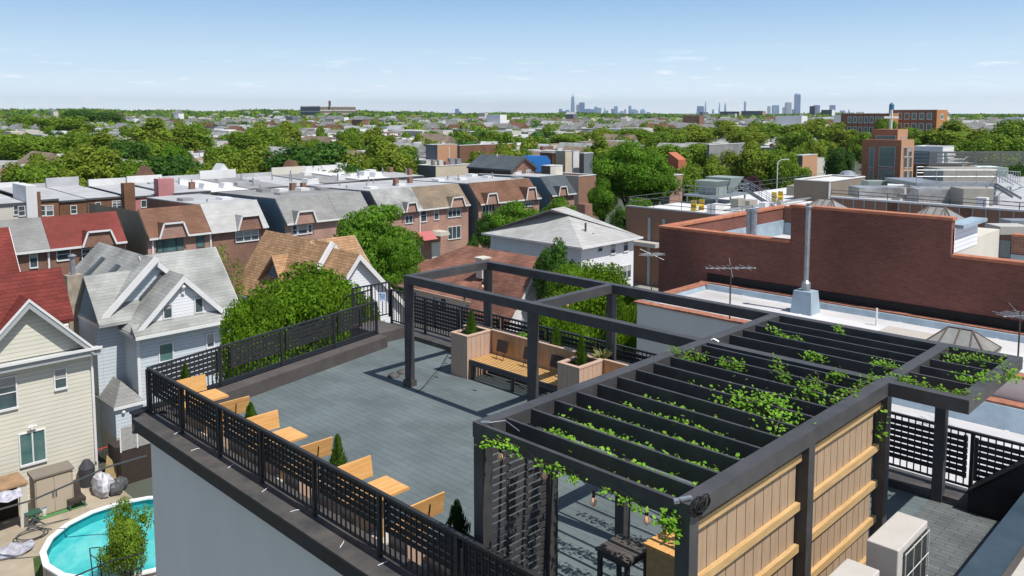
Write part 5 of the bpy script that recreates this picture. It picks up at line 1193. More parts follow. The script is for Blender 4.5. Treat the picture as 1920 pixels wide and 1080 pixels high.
more=[('mid_a',28,243,190,140),('mid_a',95,246,200,130),('mid_a',160,240,195,130),('mid_b',205,247,175,150),('mid_a',262,256,170,110),('mid_b',300,220,235,120),('mid_a',352,228,240,100),('mid_a',420,262,165,90),('mid_a',482,232,215,120),('mid_b',528,226,270,90),('mid_a',585,252,190,60),('mid_a',655,232,225,60),('mid_b',705,237,250,80),('mid_a',122,212,420,110),('mid_c',150,202,600,90),('mid_c',200,207,640,80),('mid_a',45,212,560,70),
 ('mid_a',1285,300,118,90),('mid_b',1330,288,130,80),('mid_b',1400,262,150,100),('mid_a',1455,270,150,100),('mid_b',1520,262,190,80),('mid_c',1575,268,165,60),('mid_a',1490,296,128,70),('mid_b',1290,232,260,110),('mid_b',1350,225,300,120),('mid_a',1245,240,240,90),('mid_a',1190,235,300,110),('mid_b',1120,240,320,110),('mid_a',1060,245,300,90),('mid_a',1000,250,280,80),('mid_a',920,240,320,90),('mid_b',860,245,300,80),('mid_a',800,250,290,70),('plum',1410,312,125,50),
 ('mid_a',1445,225,340,110),('mid_b',1530,222,330,110),('mid_a',1625,240,230,70),('mid_a',1700,232,250,110),('mid_b',1800,225,240,130),('mid_a',1870,240,170,120),('mid_a',1915,215,230,120),('mid_a',1840,250,190,90),('mid_c',1925,290,95,60),('mid_b',1570,228,300,80),('mid_a',1660,215,300,50),('mid_b',1400,235,260,90),('mid_a',1490,240,240,80),('mid_b',890,282,150,40),('mid_b',935,268,170,110),('mid_a',980,270,180,50),('mid_b',1095,285,150,40),('mid_a',1250,262,175,110),('mid_a',1310,262,185,100)]
sides=lambda u:'far left' if u<400 else 'left centre' if u<800 else 'centre' if u<1150 else 'right centre' if u<1500 else 'far right'
for k,u,v,D,w in more: tpx(k,u,v,D,w,('plum coloured tree by the car park' if k=='plum' else '%s tree standing among far roofs, %s of the view'%({'mid_a':'green','mid_b':'olive green','mid_c':'dark green'}[k],sides(u))),None if k=='plum' else gB+' '+sides(u)+' '+k[-1])
# ================================================================= BUILDINGS RIGHT AND CENTRE
def ext(uc,D,vt,ul,ur):
    p=atD(uc,vt,D);x0,y0,z=p.x,p.y,p.z
    return x0,y0,z,(xat(ur,y0,z) if ur else None),(yat(ul,x0,z) if ul else None)
def flatb(name,lb,cat,uc,D,vt,ul,ur,wx,wy,rf,par=.5,dep=None,z0=GZ,grp=None,wins=None):  # wx is often darker than wy, painting shade on the left face
    x0,y0,z,x1,y1=ext(uc,D,vt,ul,ur)
    if dep:
        x1=x1 or x0+dep;y1=y1 or y0+dep
    o=thing(name,lb,cat,(x0,y0,z0),grp)
    t=.25
    MB().box(x0,y0+.02,z0,x0+t,y1,z).build('side_wall',M[wx],o);MB().box(x0+.01,y0,z0,x1,y0+.018,z).build('front_wall',M[wy],o);MB().box(x0+t+.002,y0+.02,z0,x1,y0+t,z-.01).build('inner_wall',M[wy],o)
    MB().box(x1-t,y0+t+.002,z0,x1-.002,y1,z).build('back_wall',M[wy],o);MB().box(x0+t+.002,y1-t,z0,x1-t-.002,y1-.002,z).build('back_wall',M[wx],o)
    MB().poly([(x0+t,y0+t,z-par),(x1-t,y0+t,z-par),(x1-t,y1-t,z-par),(x0+t,y1-t,z-par)]).build('roof_surface',M[rf],o)
    mb=MB();mb.box(x0-.05,y0-.05,z+.003,x1+.05,y0+t+.05,z+.09);mb.box(x0-.05,y0+t+.052,z+.003,x0+t+.05,y1,z+.09);mb.box(x1-t-.05,y0+t+.052,z+.003,x1+.05,y1,z+.09);mb.box(x0+t+.052,y1-t,z+.003,x1-t-.052,y1+.05,z+.09);mb.build('coping',M['trim'] if rf!='silver' else M['bluecoat'],o)
    return o,x0,y0,z,x1,y1
M['brownst']=mat('brown stucco wall',(.27,.155,.105),.85,nz=(.4,.15))
M['brownpan']=mat('brown panel',(.30,.17,.115),.7,nz=(.5,.15))
M['taupe']=mat('taupe stucco',(.20,.165,.13),.85,nz=(.4,.15))
M['tanbrick']=mat('warm tan brick',(.52,.29,.17),.85,nz=(2,.15))
M['orange']=mat('orange brick',(.50,.23,.08),.85,nz=(.4,.15))
M['churchb']=mat('shade toned brown brick',(.33,.15,.09),.85,nz=(2,.2))
M['blueglass']=mat('blue facade glass',(.10,.22,.30),.15,spec=.8,nz=(.4,.3))
M['duct']=mat('foil wrapped duct',(.55,.56,.56),.3,metal=.5,nz=(.9,.6,(.25,.22,.2)),bump=.6)
M['unit']=mat('grey green machine',(.30,.36,.33),.5,nz=(.8,.25))
M['unitb']=mat('beige machine',(.34,.32,.28),.6,nz=(.8,.25))
M['yellow']=mat('yellow paint',(.60,.42,.05),.5)
def rail3(o,pts,h=1.05,m='steel',step=2.2,r=.035,name='guard_rail'):
    mb=MB()
    for a,c in zip(pts[:-1],pts[1:]):
        a=Vector(a);c=Vector(c);L_=(c-a).length;n=max(1,int(L_/step))
        for i in range(n+1):
            q=a.lerp(c,i/n);mb.tube([q,q+Vector((0,0,h))],r,4)
        for k in (.5,1): mb.tube([a+Vector((0,0,h*k)),c+Vector((0,0,h*k))],r,4)
    return mb.build(name,M[m],o)
# brown building with machinery
zt=-3.6;x0,yb=at(1174,387,zt);ya=21.5;o=thing('brown_building','brown stucco building with rooftop cooling machinery behind the brick wall','building',(x0,yb,GZ))
XE=x0+52
MB().box(x0,ya,GZ,x0+.3,yb,zt).build('side_wall',M['brownst'],o);MB().box(x0+.302,ya,GZ,XE,yb,zt-.35).build('body',M['brownst'],o)
MB().poly([(x0+.3,ya,zt-.345),(XE,ya,zt-.345),(XE,yb,zt-.345),(x0+.3,yb,zt-.345)]).build('roof_surface',M['wroof'],o)
MB().box(x0-.06,ya,zt,x0+.4,yb+.05,zt+.12).build('coping',M['gutter'],o)
rail3(o,[(x0+.2,yb,zt),(x0+.2,ya,zt)],1.0,'dtrim',3.0,.03);rail3(o,[(x0+.2,yb-.2,zt),(XE-5,yb-.2,zt)],1.0,'dtrim',3.0,.03)
for u in (1218,1245): 
    y=yat(u,x0,zt-2);MB().box(x0-.12,y-.15,GZ,x0-.002,y+.15,zt-.9).build('downspout',M['gutter'],o)
y=yat(1200,x0-1.2,-6.8);MB().box(x0-1.4,y-2,-7.3,x0-.002,y+2.2,-6.9).build('canopy',M['acw'],o)
# cooling tower
p=atD(1345,350,92);zr=zt-.34
cz=atD(1345,366,92).z
mb=MB();mb.box(p.x-3.2,p.y-2.0,zr+.8,p.x+3.6,p.y+2.4,zr+1.0);pl=mb.build('platform',M['steel'],o)
for a in (-2.9,0,3.2):
    for b_ in (-1.7,2.0): MB().box(p.x+a,p.y+b_,zr,p.x+a+.15,p.y+b_+.15,zr+.798).build('platform_leg',M['steel'],o)
rail3(o,[(p.x-3.2,p.y+2.3,zr+1),(p.x-3.2,p.y-2,zr+1),(p.x+3.6,p.y-2,zr+1),(p.x+3.6,p.y+2.4,zr+1)],1.0,'steel',1.2,.03)
zT=atD(1345,333,92).z
mb=MB();mb.box(p.x-1.9,p.y-1.0,zr+1.0,p.x+.3,p.y+1.2,zr+1.0+(zT-zr-1)*.5);z2=zr+1.0+(zT-zr-1)*.5
mb.hexa([(p.x-1.9,p.y-1,z2+.002),(p.x+.3,p.y-1,z2+.002),(p.x+.3,p.y+1.2,z2+.002),(p.x-1.9,p.y+1.2,z2+.002),(p.x-2.3,p.y-1.4,zT-.25),(p.x+.35,p.y-1.4,zT-.25),(p.x+.35,p.y+1.6,zT-.25),(p.x-2.3,p.y+1.6,zT-.25)])
mb.hexa([(p.x+.5,p.y-1,zr+1.4),(p.x+2.0,p.y-1,zr+1.4),(p.x+2,p.y+1.2,zr+1.4),(p.x+.5,p.y+1.2,zr+1.4),(p.x+.4,p.y-1.5,zT),(p.x+3.3,p.y-1.5,zT),(p.x+3.3,p.y+1.8,zT),(p.x+.4,p.y+1.8,zT)])
mb.build('cooling_unit',M['unit'],o)
a=atD(1392,352,88);c=atD(1478,392,78);st=MB();n=12
for s in (-.5,.5):
    off=Vector((.4*s*2,.5*s*2,0));st.bar(a+off,Vector((c.x,c.y,zr+.2))+off,.07,.22);
    for k in (.55,1.0): st.tube([a+off+Vector((0,0,k)),Vector((c.x,c.y,zr+.2+k))+off],.03,4)
    for i in range(7):
        q=(a+off).lerp(Vector((c.x,c.y,zr+.2))+off,i/6);st.tube([q,q+Vector((0,0,1))],.025,4)
for i in range(n+1):
    q=a.lerp(Vector((c.x,c.y,zr+.2)),i/n);st.bar(q+Vector((-.4,-.5,0)),q+Vector((.4,.5,0)),.22,.03)
st.build('stairway',M['steel'],o)
for u,D in ((1308,84),(1457,93)):
    q=atD(u,385,D);mb=MB();mb.box(q.x-.8,q.y-.3,zr+.5,q.x+.8,q.y+.3,zr+.6);mb.box(q.x-.8,q.y-.3,zr,q.x-.72,q.y+.3,zr+1.1);mb.box(q.x+.72,q.y-.3,zr,q.x+.8,q.y+.3,zr+1.1);mb.build('yellow_crossing',M['yellow'],o)
rr=random.Random(31)
for i in range(22):
    x=rr.uniform(x0+3,x0+40);y=rr.uniform(ya+2,yb-1);s=rr.uniform(.3,.9);MB().box(x-s,y-s*.6,zr,x+s,y+s*.6,zr+rr.uniform(.3,1.2)).build('roof_box',M[rr.choice(['unitb','wroof','steel','acw'])],o)
# pipe runs
for i in range(4):
    mb=MB();y=rr.uniform(ya+6,yb-6);mb.tube([(x0+4,y,zr+.35),(x0+22,y+rr.uniform(-2,2),zr+.35)],.12,6);mb.build('pipe',M['steel'],o)
# dark taupe box
o,x0_,y0_,z_,x1_,y1_=flatb('taupe_building','plain taupe block with white roof left of the church tower','building',1555,92,341,1489,1622,'taupe','taupe','wroof',.12)
MB().box(x0_-.12,y0_-.14,GZ,x0_+.02,y0_-.002,z_-.1).build('downspout',M['trim'],o)
q=atD(1590,325,105);MB().box(q.x-1.6,q.y-1.2,z_-.2,q.x+1.6,q.y+1.2,q.z-.2).build('roof_unit',M['unitb'],o);mb=MB();mb.sphere((q.x,q.y,q.z-.2),1.3,1.0,.6,10,6);mb.build('dome_vent',M['steel'],o)
# long brown panelled building
zt2=-.9;x2,yl=at(1462,368,zt2) if 0 else at(1556,371,zt2)
o=thing('panelled_building','long brown panelled building with foil ducts and machines on its roof','building',(x2,yl,GZ))
MB().box(x2,-30,GZ,x2+45,yl,zt2-.3).build('body',M['brownpan'],o);MB().box(x2,-30,zt2-.298,x2+.3,yl,zt2).build('parapet',M['brownpan'],o)
MB().box(x2-.05,-30,zt2+.003,x2+.4,yl+.05,zt2+.14).build('coping',M['trim'],o)
MB().poly([(x2+.3,-30,zt2-.29),(x2+45,-30,zt2-.29),(x2+45,yl,zt2-.29),(x2+.3,yl,zt2-.29)]).build('roof_surface',M['silver'],o)
us_=[1580,1600,1620,1641,1662,1684,1706,1728,1751,1774,1798,1823,1848,1874,1900]
ys=[yat(u,x2,zt2-1) for u in us_]
mb=MB()
for y in ys: mb.box(x2-.05,y-.04,zt2-5,x2-.002,y+.04,zt2-.02)
mb.build('panel_joint',M['gutter'],o)
for a,c in ((1662,1684),(1798,1823)): 
    MB().box(x2-.03,yat(c,x2,zt2)+.05,zt2-5,x2-.003,yat(a,x2,zt2)-.05,zt2-.02).build('dark_panel',M['dbrick'],o)
for a,c in ((1823,1848),(1848,1874),(1874,1900),(1728,1751)):
    window(o,'x',x2,yat(c,x2,zt2)+.12,yat(a,x2,zt2)-.12,zt2-4.5,zt2-2.2,1,1,trim='gutter')
rail3(o,[(x2+.15,yl,zt2+.1),(x2+.15,-10,zt2+.1)],.55,'dtrim',2.2,.03)
zr2=zt2-.28
def rbox(nm,u0,u1,v0,v1,D,dep,m,zb=None,o_=o):
    a=atD(u0,v1,D);c=atD(u1,v1,D);zt_=atD(u0,v0,D).z;d=(c-a);d.z=0;L_=d.length;d.normalize();n=Vector((-d.y,d.x,0))*dep;zb=a.z if zb is None else zb
    a=Vector((a.x,a.y,0));c=a+d*L_
    return MB().hexa([(a.x,a.y,zb),(c.x,c.y,zb),(c.x+n.x,c.y+n.y,zb),(a.x+n.x,a.y+n.y,zb),(a.x,a.y,zt_),(c.x,c.y,zt_),(c.x+n.x,c.y+n.y,zt_),(a.x+n.x,a.y+n.y,zt_)]).build(nm,M[m],o_)
rbox('duct',1610,1722,352,370,70,2.2,'duct',zr2);rbox('duct',1722,1806,355,372,66,2.0,'duct',zr2)
rbox('roof_unit',1628,1664,340,352,76,1.6,'unit',zr2);rbox('roof_unit',1806,1862,354,374,64,2.0,'unitb',zr2)
pf=rbox('platform',1718,1868,343,350,70,6,'steel')
rbox('machine',1768,1868,317,342,72,3.5,'unitb');rbox('machine',1850,1890,314,332,75,3,'unit')
mb=MB()
for u,v,D in ((1722,350,70),(1762,350,69.9),(1806,350,69.8),(1850,350,69.8),(1866,350,70),(1895,350,76),(1912,350,80)):
    a=atD(u,v,D);mb.bar((a.x,a.y,zr2),(a.x,a.y,a.z),.16,.16);mb.bar((a.x,a.y,zr2),(a.x+.5,a.y-.9,a.z),.08,.08)
mb.build('platform_leg',M['steel'],o)
A=[atD(u,343,D) for u,D in ((1718,70),(1868,70),(1912,82))];rail3(o,[tuple(a) for a in A],1.1,'steel',1.6,.03)
A=[atD(u,335,D) for u,D in ((1718,76),(1868,76))];rail3(o,[tuple(a) for a in A],1.1,'steel',1.6,.03)
st=MB();a=atD(1868,345,70);c=atD(1915,372,66)
for s in (0,.8): st.bar(a+Vector((s,s,0)),c+Vector((s,s,0)),.08,.2);st.tube([a+Vector((s,s,1)),c+Vector((s,s,1))],.03,4)
st.build('stairway',M['steel'],o)
for i in range(14):
    y=rr.uniform(-5,yl-2);x=rr.uniform(x2+2,x2+8);s=rr.uniform(.25,.7);MB().box(x-s,y-s,zr2,x+s,y+s,zr2+rr.uniform(.3,.9)).build('roof_box',M[rr.choice(['unitb','wroof','steel','acw'])],o)
o=thing('roof_equipment_stack','pale rooftop condensers at the right edge above the orange coping','air conditioner',tuple(atD(1900,430,47)))
rbox('casing',1875,1935,425,440,47,1.5,'acw',None,o);rbox('casing',1895,1940,414,425,49,1.2,'steel',None,o)
# church tower
o=thing('church_tower','brown brick church tower with tall green glass windows and a cross on top','church',tuple(atD(1665,345,125)))
x0,y0,z,x1,y1=ext(1690,125,263,1617,1714)
MB().box(x0,y0,GZ,x1,y1,z).build('lower_stage',M['churchb'],o);MB().box(x0+.02,y0-.05,GZ,x1,y0-.002,z).build('front_wall',M['tanbrick'],o)  # tan front paints the sunlit face, brown brick the shaded one
bx0,by0,bz,bx1,by1=ext(1683,127,243,1635,1702)
t2=MB().box(bx0,by0,z+.002,bx1,by1,bz).build('upper_stage',M['churchb'],o);MB().box(bx0+.02,by0-.04,z+.002,bx1,by0-.002,bz).build('front_wall',M['tanbrick'],o)
W_=lambda uc0,uc1,v0,v1,xx:window(o,'x',xx,yat(uc1,xx,0),yat(uc0,xx,0),onx((uc0+uc1)/2,v1,xx)[1],onx((uc0+uc1)/2,v0,xx)[1],1,1,glass='glassg',trim='gutter',fr=.08)
W_(1649,1678,276,312,x0);W_(1649,1678,317,342,x0);W_(1631,1639,277,314,x0);W_(1631,1639,319,342,x0);W_(1642,1678,255,266,bx0)
for u0,u1 in ((1694,1700),(1704,1709)):
    pwin(o,'y',y0-.05,u0,277,u1,293,1,1,trim='gutter',fr=.08);pwin(o,'y',y0-.05,u0,296,u1,314,1,1,trim='gutter',fr=.08);pwin(o,'y',y0-.05,u0,321,u1,340,1,1,trim='gutter',fr=.08)
pwin(o,'y',by0-.04,1689,257,1698,264,1,1,trim='gutter',fr=.06)
c=atD(1670,243,128);zT=atD(1670,206,128).z;mb=MB();mb.bar((c.x,c.y,bz),(c.x,c.y,zT),.32,.32);aw=(1684-1657)/2*128/CF;zz=atD(1670,220,128).z;d=Vector((RT.x,RT.y,0));mb.bar(Vector((c.x,c.y,zz))-d*aw,Vector((c.x,c.y,zz))+d*aw,.3,.3);mb.build('cross',M['trim'],o)
# blue and white building
o,x0,y0,z,x1,y1=flatb('glass_office','low blue glass and white building right of the church tower','building',1768,165,276,1712,1789,'white','white','wroof',.3)
MB().box(x0-.1,y0+1,z-4.3,x0-.003,y1,z-.9).build('glass_band',M['blueglass'],o);mb=MB()
MB().box(x0+.9,y0-.1,z-4.5,x0+2.4,y0-.004,z-1).build('glass_band',M['blueglass'],o)
for i in range(6): mb.box(x0+3,y0-.12,z-4.8+i*.6,x1,y0-.005,z-4.5+i*.6)
mb.build('louvre',M['trim'],o)
# steel mesh frame
o=thing('mesh_enclosure','tall black steel mesh enclosure on the roofs behind the machines','fence',tuple(atD(1800,330,110)))
mb=MB()
for u in (1742,1829,1878,1919,1960):
    a=atD(u,284,108);mb.bar((a.x,a.y,a.z-7),tuple(a),.22,.22)
for v in (286,293,300,307): mb.bar(atD(1714,v,110),atD(1965,v,106),.12,.12 if v!=286 else .2)
mb.build('frame',M['dtrim'],o);mb=MB()
for v in range(284,312,2): mb.tube([atD(1742,v,108),atD(1960,v,106)],.025,3)
for i in range(60):
    u=1742+i*3.6;mb.tube([atD(u,284,108),atD(u,312,108)],.018,3)
mb.build('mesh',M['dtrim'],o)
# school
o,x0,y0,z,x1,y1=flatb('school_building','large orange brick school standing tall near the right horizon','building',1757,330,206,1668,1777,'churchb','orange','groof',.5)  # brown side wall is the orange brick coloured as if in shade
for i in range(5):
    for j in range(3): window(o,'x',x0,y0+2+(y1-y0-4)*i/5,y0+2+(y1-y0-4)*(i+.55)/5,z-3.6-j*4.2,z-1.4-j*4.2,1,1,fr=.2,glass='glassg')
for j in range(3): window(o,'y',y0,x0+(x1-x0)*.35,x0+(x1-x0)*.6,z-3.6-j*4.2,z-1.8-j*4.2,1,1,fr=.2,glass='glassg')
o,x0,y0,z,x1,y1=flatb('school_wing','lower brick wing with shade-browned side left of the orange school','building',1668,333,213,1577,1700,'churchb','orange','groof',.4)  # wing side browned to paint its shade, front kept orange
for i in range(7):
    for j in range(3): window(o,'x',x0,y0+2+(y1-y0-4)*i/7,y0+2+(y1-y0-4)*(i+.5)/7,z-3.6-j*4.2,z-1.4-j*4.2,1,1,fr=.2,glass='glassg')
o=thing('water_tank','small blue rooftop water tank behind the cross','water tank',tuple(atD(1672,200,345)))
a=atD(1672,196,345);b_=atD(1672,206,345);mb=MB();mb.tube([(a.x,a.y,b_.z-2),(a.x,a.y,b_.z),(a.x,a.y,a.z),(a.x,a.y,a.z+.9)],[1.0,1.0,1.0,.1],10);mb.build('tank',mat('blue tank',(.06,.16,.28),.5),o)
# centre buildings
o,x0,y0,z,x1,y1=flatb('beige_building','beige flat roofed building with white cluttered roof behind the brown row houses','building',817,122,312,783,883,'slate','beige','wroof',.3)  # slate side wall colours in the shade of the beige block
for i in range(4): window(o,'y',y0,x0+(x1-x0)*(.14+.22*i),x0+(x1-x0)*(.24+.22*i),z-3.3,z-1.9,1,1,fr=.08)
for i in range(12):
    x=rr.uniform(x0+1,x1-1);y=rr.uniform(y0+1,y1-1);MB().box(x-.4,y-.3,z-.3,x+.4,y+.3,z+rr.uniform(.1,1.0)).build('roof_box',M[rr.choice(['unitb','wroof','brick','acw','steel'])],o)
flatb('brick_block','orange brick flat block with shade-coloured left side in the middle distance','building',820,185,272,798,858,'slate','tanbrick','wroof',.3)  # left wall slate instead of brick, shade put into its colour
flatb('brick_block','dark low block right of the orange brick one','building',862,185,273,857,960,'slate','dbrick','groof',.3,dep=12)
o=thing('blue_roof_building','building with shade-darkened side, slate blue gabled roof and brick gable end','building',tuple(atD(960,335,112)))
x0,y0,z,x1,y1=ext(958,113,318,878,1004);ap=atD(982,297,113)
gable_y(o,x0,x1,y0,y1,z,ap.z,.3,rm='darksh',wm='brick',trim='dtrim');MB().box(x0-.03,y0+.1,GZ,x0-.003,y1,z-.1).build('side_wall',M['dkpanel'],o)  # dark sheet over the brick paints the shaded side
pwin(o,'y',y0,971,321,977,331,1,2);pwin(o,'y',y0,987,319,994,330,2,2)
p=atD(935,290,125);MB().box(p.x-.5,p.y-.5,p.z-3,p.x+.5,p.y+.5,p.z).build('chimney',M['brick'],o)
for (nm,lb,uc,D,vt,ul,ur,wx,wy,rf) in (('shed_building','low brick shed behind the blue tarpaulin box',1040,135,287,1014,1040.5,'dbrick','dbrick','groof'),('grey_building','grey flat block left of the tall fresh tree',1095,132,288,1086,1112,'taupe','slate','groof'),('white_billboard_block','small white block between the brick shed and the grey block',1075,134,284,1073,1086,'wroof','wroof','wroof'),
  ('cream_building','small cream flat building in front of the brick shed',1032,120,312,1015,1055,'taupe','creamst','wroof'),('dark_shed','dark glass fronted block next to the brick shed',1060,138,284,1041,1072,'beige','beige','groof'),
  ('brick_house','tan brick gable end house right of the tall fresh tree',1256,112,330,1240,1280,'slate','pbrick','groof'),('orange_block','orange brick flat block behind the lamp post',1505,150,292,1490,1533,'slate','tanbrick','groof'),('flat_store','long grey store with silver roof behind the dark trees',1330,150,272,1326,1400,'slate','groof','wroof')):
    flatb(nm,lb,'building',uc,D,vt,ul,ur,wx,wy,rf,.25,dep=9)
a=atD(1003,303,128);mb=MB();mb.box(a.x-2.0,a.y-1.5,a.z-1.5,a.x+2.0,a.y+1.5,a.z+.1);mb.prism([(a.x-2,a.y-1.5,a.z+.102),(a.x+2,a.y-1.5,a.z+.102),(a.x+1.2,a.y-1.5,a.z+.9),(a.x-1.2,a.y-1.5,a.z+.9)],(0,3,0));tag(mb.build('blue_tarpaulin',mat('bright blue tarpaulin',(.02,.13,.38),.5)),'bright blue tarpaulin covered box in the centre distance','tarpaulin')
mb=MB();a=atD(1270,290,140);mb.prism([(a.x-1.2,a.y-1,a.z-.8),(a.x+1.2,a.y-1,a.z-.8),(a.x+1.2,a.y+1,a.z+.4),(a.x-1.2,a.y+1,a.z+.4)],(0,0,-2));tag(mb.build('orange_roof_house',mat('orange red roof',(.40,.13,.07),.8)),'house with vivid orange red roof among the trees','house')
flatb('store_building','wide white roofed store in front of the dark blocks, left of the tall fresh tree','building',1085,118,331,1012,1118,'creamst','brownst','wroof',.25)
# factory
o,x0,y0,z,x1,y1=flatb('factory_building','large red brick factory with white bands and shade-coloured left side on the left horizon','factory',600,1250,199,563,667,'slate','brick','groof',1)  # slate left face is painted shade on the same brick block
for j in range(3): MB().box(x0,y0-.4,z-1.2-j*5.5,x1,y0-.02,z-.3-j*5.5).build('white_band',M['trim'],o)
for i in range(12): MB().box(x0+(x1-x0)*(i+.2)/12,y0-.3,z-13,x0+(x1-x0)*(i+.55)/12,y0-.03,z-1.4).build('window_strip',M['glassg'],o)
for j in range(2): MB().box(x0-.4,y0,z-1.2-j*7,x0-.02,y1,z-.4-j*7).build('white_band',M['trim'],o)
a=atD(618,189,1260);MB().tube([(a.x,a.y,a.z-8),(a.x,a.y,a.z)],1.8,8).build('chimney',M['dbrick'],o)
for k,(uc,D,vt,ul,ur,wx,wy,lb) in enumerate(((1430,1600,208,1390,1436,'slate','pbrick','dark long block on the horizon left of the slender skyscraper'),(1386,1650,209,1350,1392,'slate','beige','darker block on the horizon under the four thin spires'),(1318,1700,210,1312,1328,'blueglass','slate','low dark blue block on the horizon right of the downtown cluster'),(1528,1500,199,1518,1532,'slate','slate','dark clustered block on the horizon right of the slender skyscraper'),(1560,1500,206,1540,1566,'slate','white','white edged flat block on the horizon near the school'))):
    flatb('horizon_block',lb,'building',uc,D,vt,ul,ur,wx,wy,'groof',1)
# street lamps
for u,v,D,lb in ((1458,305,120,'curved arm street lamp beside the plum coloured tree'),(1806,300,118,'slim street lamp near the mesh enclosure'),(692,225,400,'tall pale green mast rising left of centre'),(842,275,140,'white pole in front of the orange brick block'),(932,288,118,'thin white flagpole beside the blue roof building')):
    a=atD(u,v,D);o=thing('street_lamp',lb,'street lamp',(a.x,a.y,GZ));MB().tube([(a.x,a.y,GZ),(a.x,a.y,a.z)],.07,6).build('pole',M['trim'],o)
    if u in (1458,1806): 
        mb=MB();mb.tube([(a.x,a.y,a.z),(a.x+.4,a.y-.3,a.z+.4),(a.x+1.0,a.y-.9,a.z+.5)],.05,5);mb.build('arm',M['trim'],o);MB().box(a.x+.9,a.y-1.1,a.z+.42,a.x+1.4,a.y-.8,a.z+.5).build('lamp_head',M['trim'],o)
# cars
CC={'white':(.7,.7,.7),'silver':(.4,.42,.44),'black':(.02,.02,.025),'blue':(.05,.12,.3),'red':(.4,.03,.03)}
carm={k:mat(k+' car paint',v,.25,spec=.7) for k,v in CC.items()}
def car(x,y,rz,col,lb,grp=None,z=GZ):
    o=thing('parked_car',lb,'car',(x,y,z),grp,rz);o.rotation_euler=(0,0,rz)
    def B(mb,nm,m,par=o):
        me=mb.mesh(nm,m);q=bpy.data.objects.new(nm,me);link(q);q.parent=par;return q
    mb=MB();prof=[(-2.2,.3),(2.15,.3),(2.2,.7),(1.9,.82),(1.1,.92),(.5,1.38),(-1.0,1.42),(-1.7,1.0),(-2.15,.9),(-2.25,.6)]
    mb.prism([(a,-.88,b) for a,b in prof],(0,1.76,0));body=B(mb,'body',carm[col])
    mb=MB();mb.prism([(a,-.9,b) for a,b in ((.85,.97),(.42,1.32),(-.95,1.35),(-1.4,1.02))],(0,1.8,0));mb.hexa([(.52,-.75,1.36),(.52,.75,1.36),(1.1,.8,.93),(1.1,-.8,.93),(.56,-.75,1.38),(.56,.75,1.38),(1.14,.8,.96),(1.14,-.8,.96)]);B(mb,'window',M['glass'])
    for a in (-1.35,1.35):
        for s in (-.9,.72):
            mb=MB();mb.tube([(a,s,.33),(a,s+.18,.33)],.33,10);B(mb,'wheel',M['rubber'])
    return o
c=at(906,487,GZ);car(c[0],c[1],pi/2,'white','white car parked in the driveway left of the hip roofed house')
cars=[(1497,338,'white'),(1512,336,'silver'),(1530,338,'black'),(1475,345,'silver'),(1445,350,'white'),(1420,352,'black'),(1552,336,'blue'),(1460,362,'white'),(1400,360,'silver'),(1350,352,'white'),(1330,350,'black'),(1540,328,'white')]
for i,(u,v,cl) in enumerate(cars):
    x,y=at(u,v-3,GZ);car(x,y,[0,pi/2][i%2],cl,'%s car in the far car park behind the cooling machinery'%cl,'cars in the far car park, '+cl)
# ================================================================= FAR HOUSES, TREES AND TOWN
fr=random.Random(2024)
hm=['creamst','dbrick','pbrick','beige','brick','whitesid','slate','tanbrick'];rm_=['wroof','silver','groof','wroof','silver','wroof'];pm=['brownsh','greysh2','greysh','tansh','greysh']
def hp(kind,wm,rm,seed):
    o=bpy.data.objects.new('far_house',None);link(o);o['category']='house'
    w_,d,h=6.3,13,7.6
    MB().box(-w_/2,0,0,w_/2,d,h).build('wall',M[wm],o)
    if kind=='flat':
        MB().box(-w_/2-.05,-.1,h+.002,w_/2+.05,d+.05,h+.14).build('roof',M[rm],o);MB().box(-w_/2,d-.35,h+.142,w_/2,d,h+.9).build('parapet',M['wroof'],o)
        MB().box(-.5,4,h+.142,.4,5,h+1.2).build('chimney',M['brick'],o)
    elif kind=='mans':
        MB().prism([(-w_/2,-.4,h-1.6),(-w_/2,1.6,h+.6),(-w_/2,1.9,h+.5),(-w_/2,-.1,h-1.9)],(w_,0,0)).build('roof',M[rm],o);MB().box(-w_/2,1.6,h+.002,w_/2,d,h+.12).build('flat_roof',M['silver'],o)
    else:
        MB().prism([(-w_/2-.3,-.3,h-.1),(w_/2+.3,-.3,h-.1),(0,-.3,h+2.4)],(0,d+.5,0)).build('roof',M[rm],o)
    for i,(x,z) in enumerate(((-1.5,1.6),(1.5,1.6),(-1.5,4.8),(1.5,4.8))):
        window(o,'y',0,x-.6,x+.6,z,z+1.4,2,2,fr=.1)
    for z in (1.6,4.8): window(o,'x',-w_/2,3,4,z,z+1.3,1,1,fr=.1)
    return o
HP=[[hp(k,hm[i%8],(rm_ if k!='gab' and k!='mans' else pm)[i%5],i),k,False,i] for i,k in enumerate(['flat','flat','mans','gab','flat','mans','flat','gab','mans','flat'])]
desc={'flat':'flat roofed','mans':'mansard fronted','gab':'gable roofed'};hcol={'creamst':'cream','dbrick':'dark brick','pbrick':'pink brick','beige':'beige','brick':'red brick','whitesid':'white sided','slate':'slate','tanbrick':'tan brick'}
cand=[];tc_=[]
PER=62
for r in range(0,60):
    Y=112+r*PER
    for side,yy in ((0,Y),(1,Y+16+14)):
        x=-500.0+ (r*37%11)
        while x<3200:
            x+=6.35
            if (int(x)//6)%17==0: x+=fr.choice([2,8,14]);continue
            if int(x+500)%260<16: continue
            cand.append((x,yy,side))
    for yy in (Y-5,Y+PER-15,Y+14.5):
        x=-500.0
        while x<3200:
            x+=fr.uniform(9,24)*(1 if yy!=Y+14.5 else 2.2)*(1 if x*1.0<Y*.45 else 1.35)*(1.3 if Y>230 else 1);tc_.append((x,yy+fr.uniform(-2,2)))
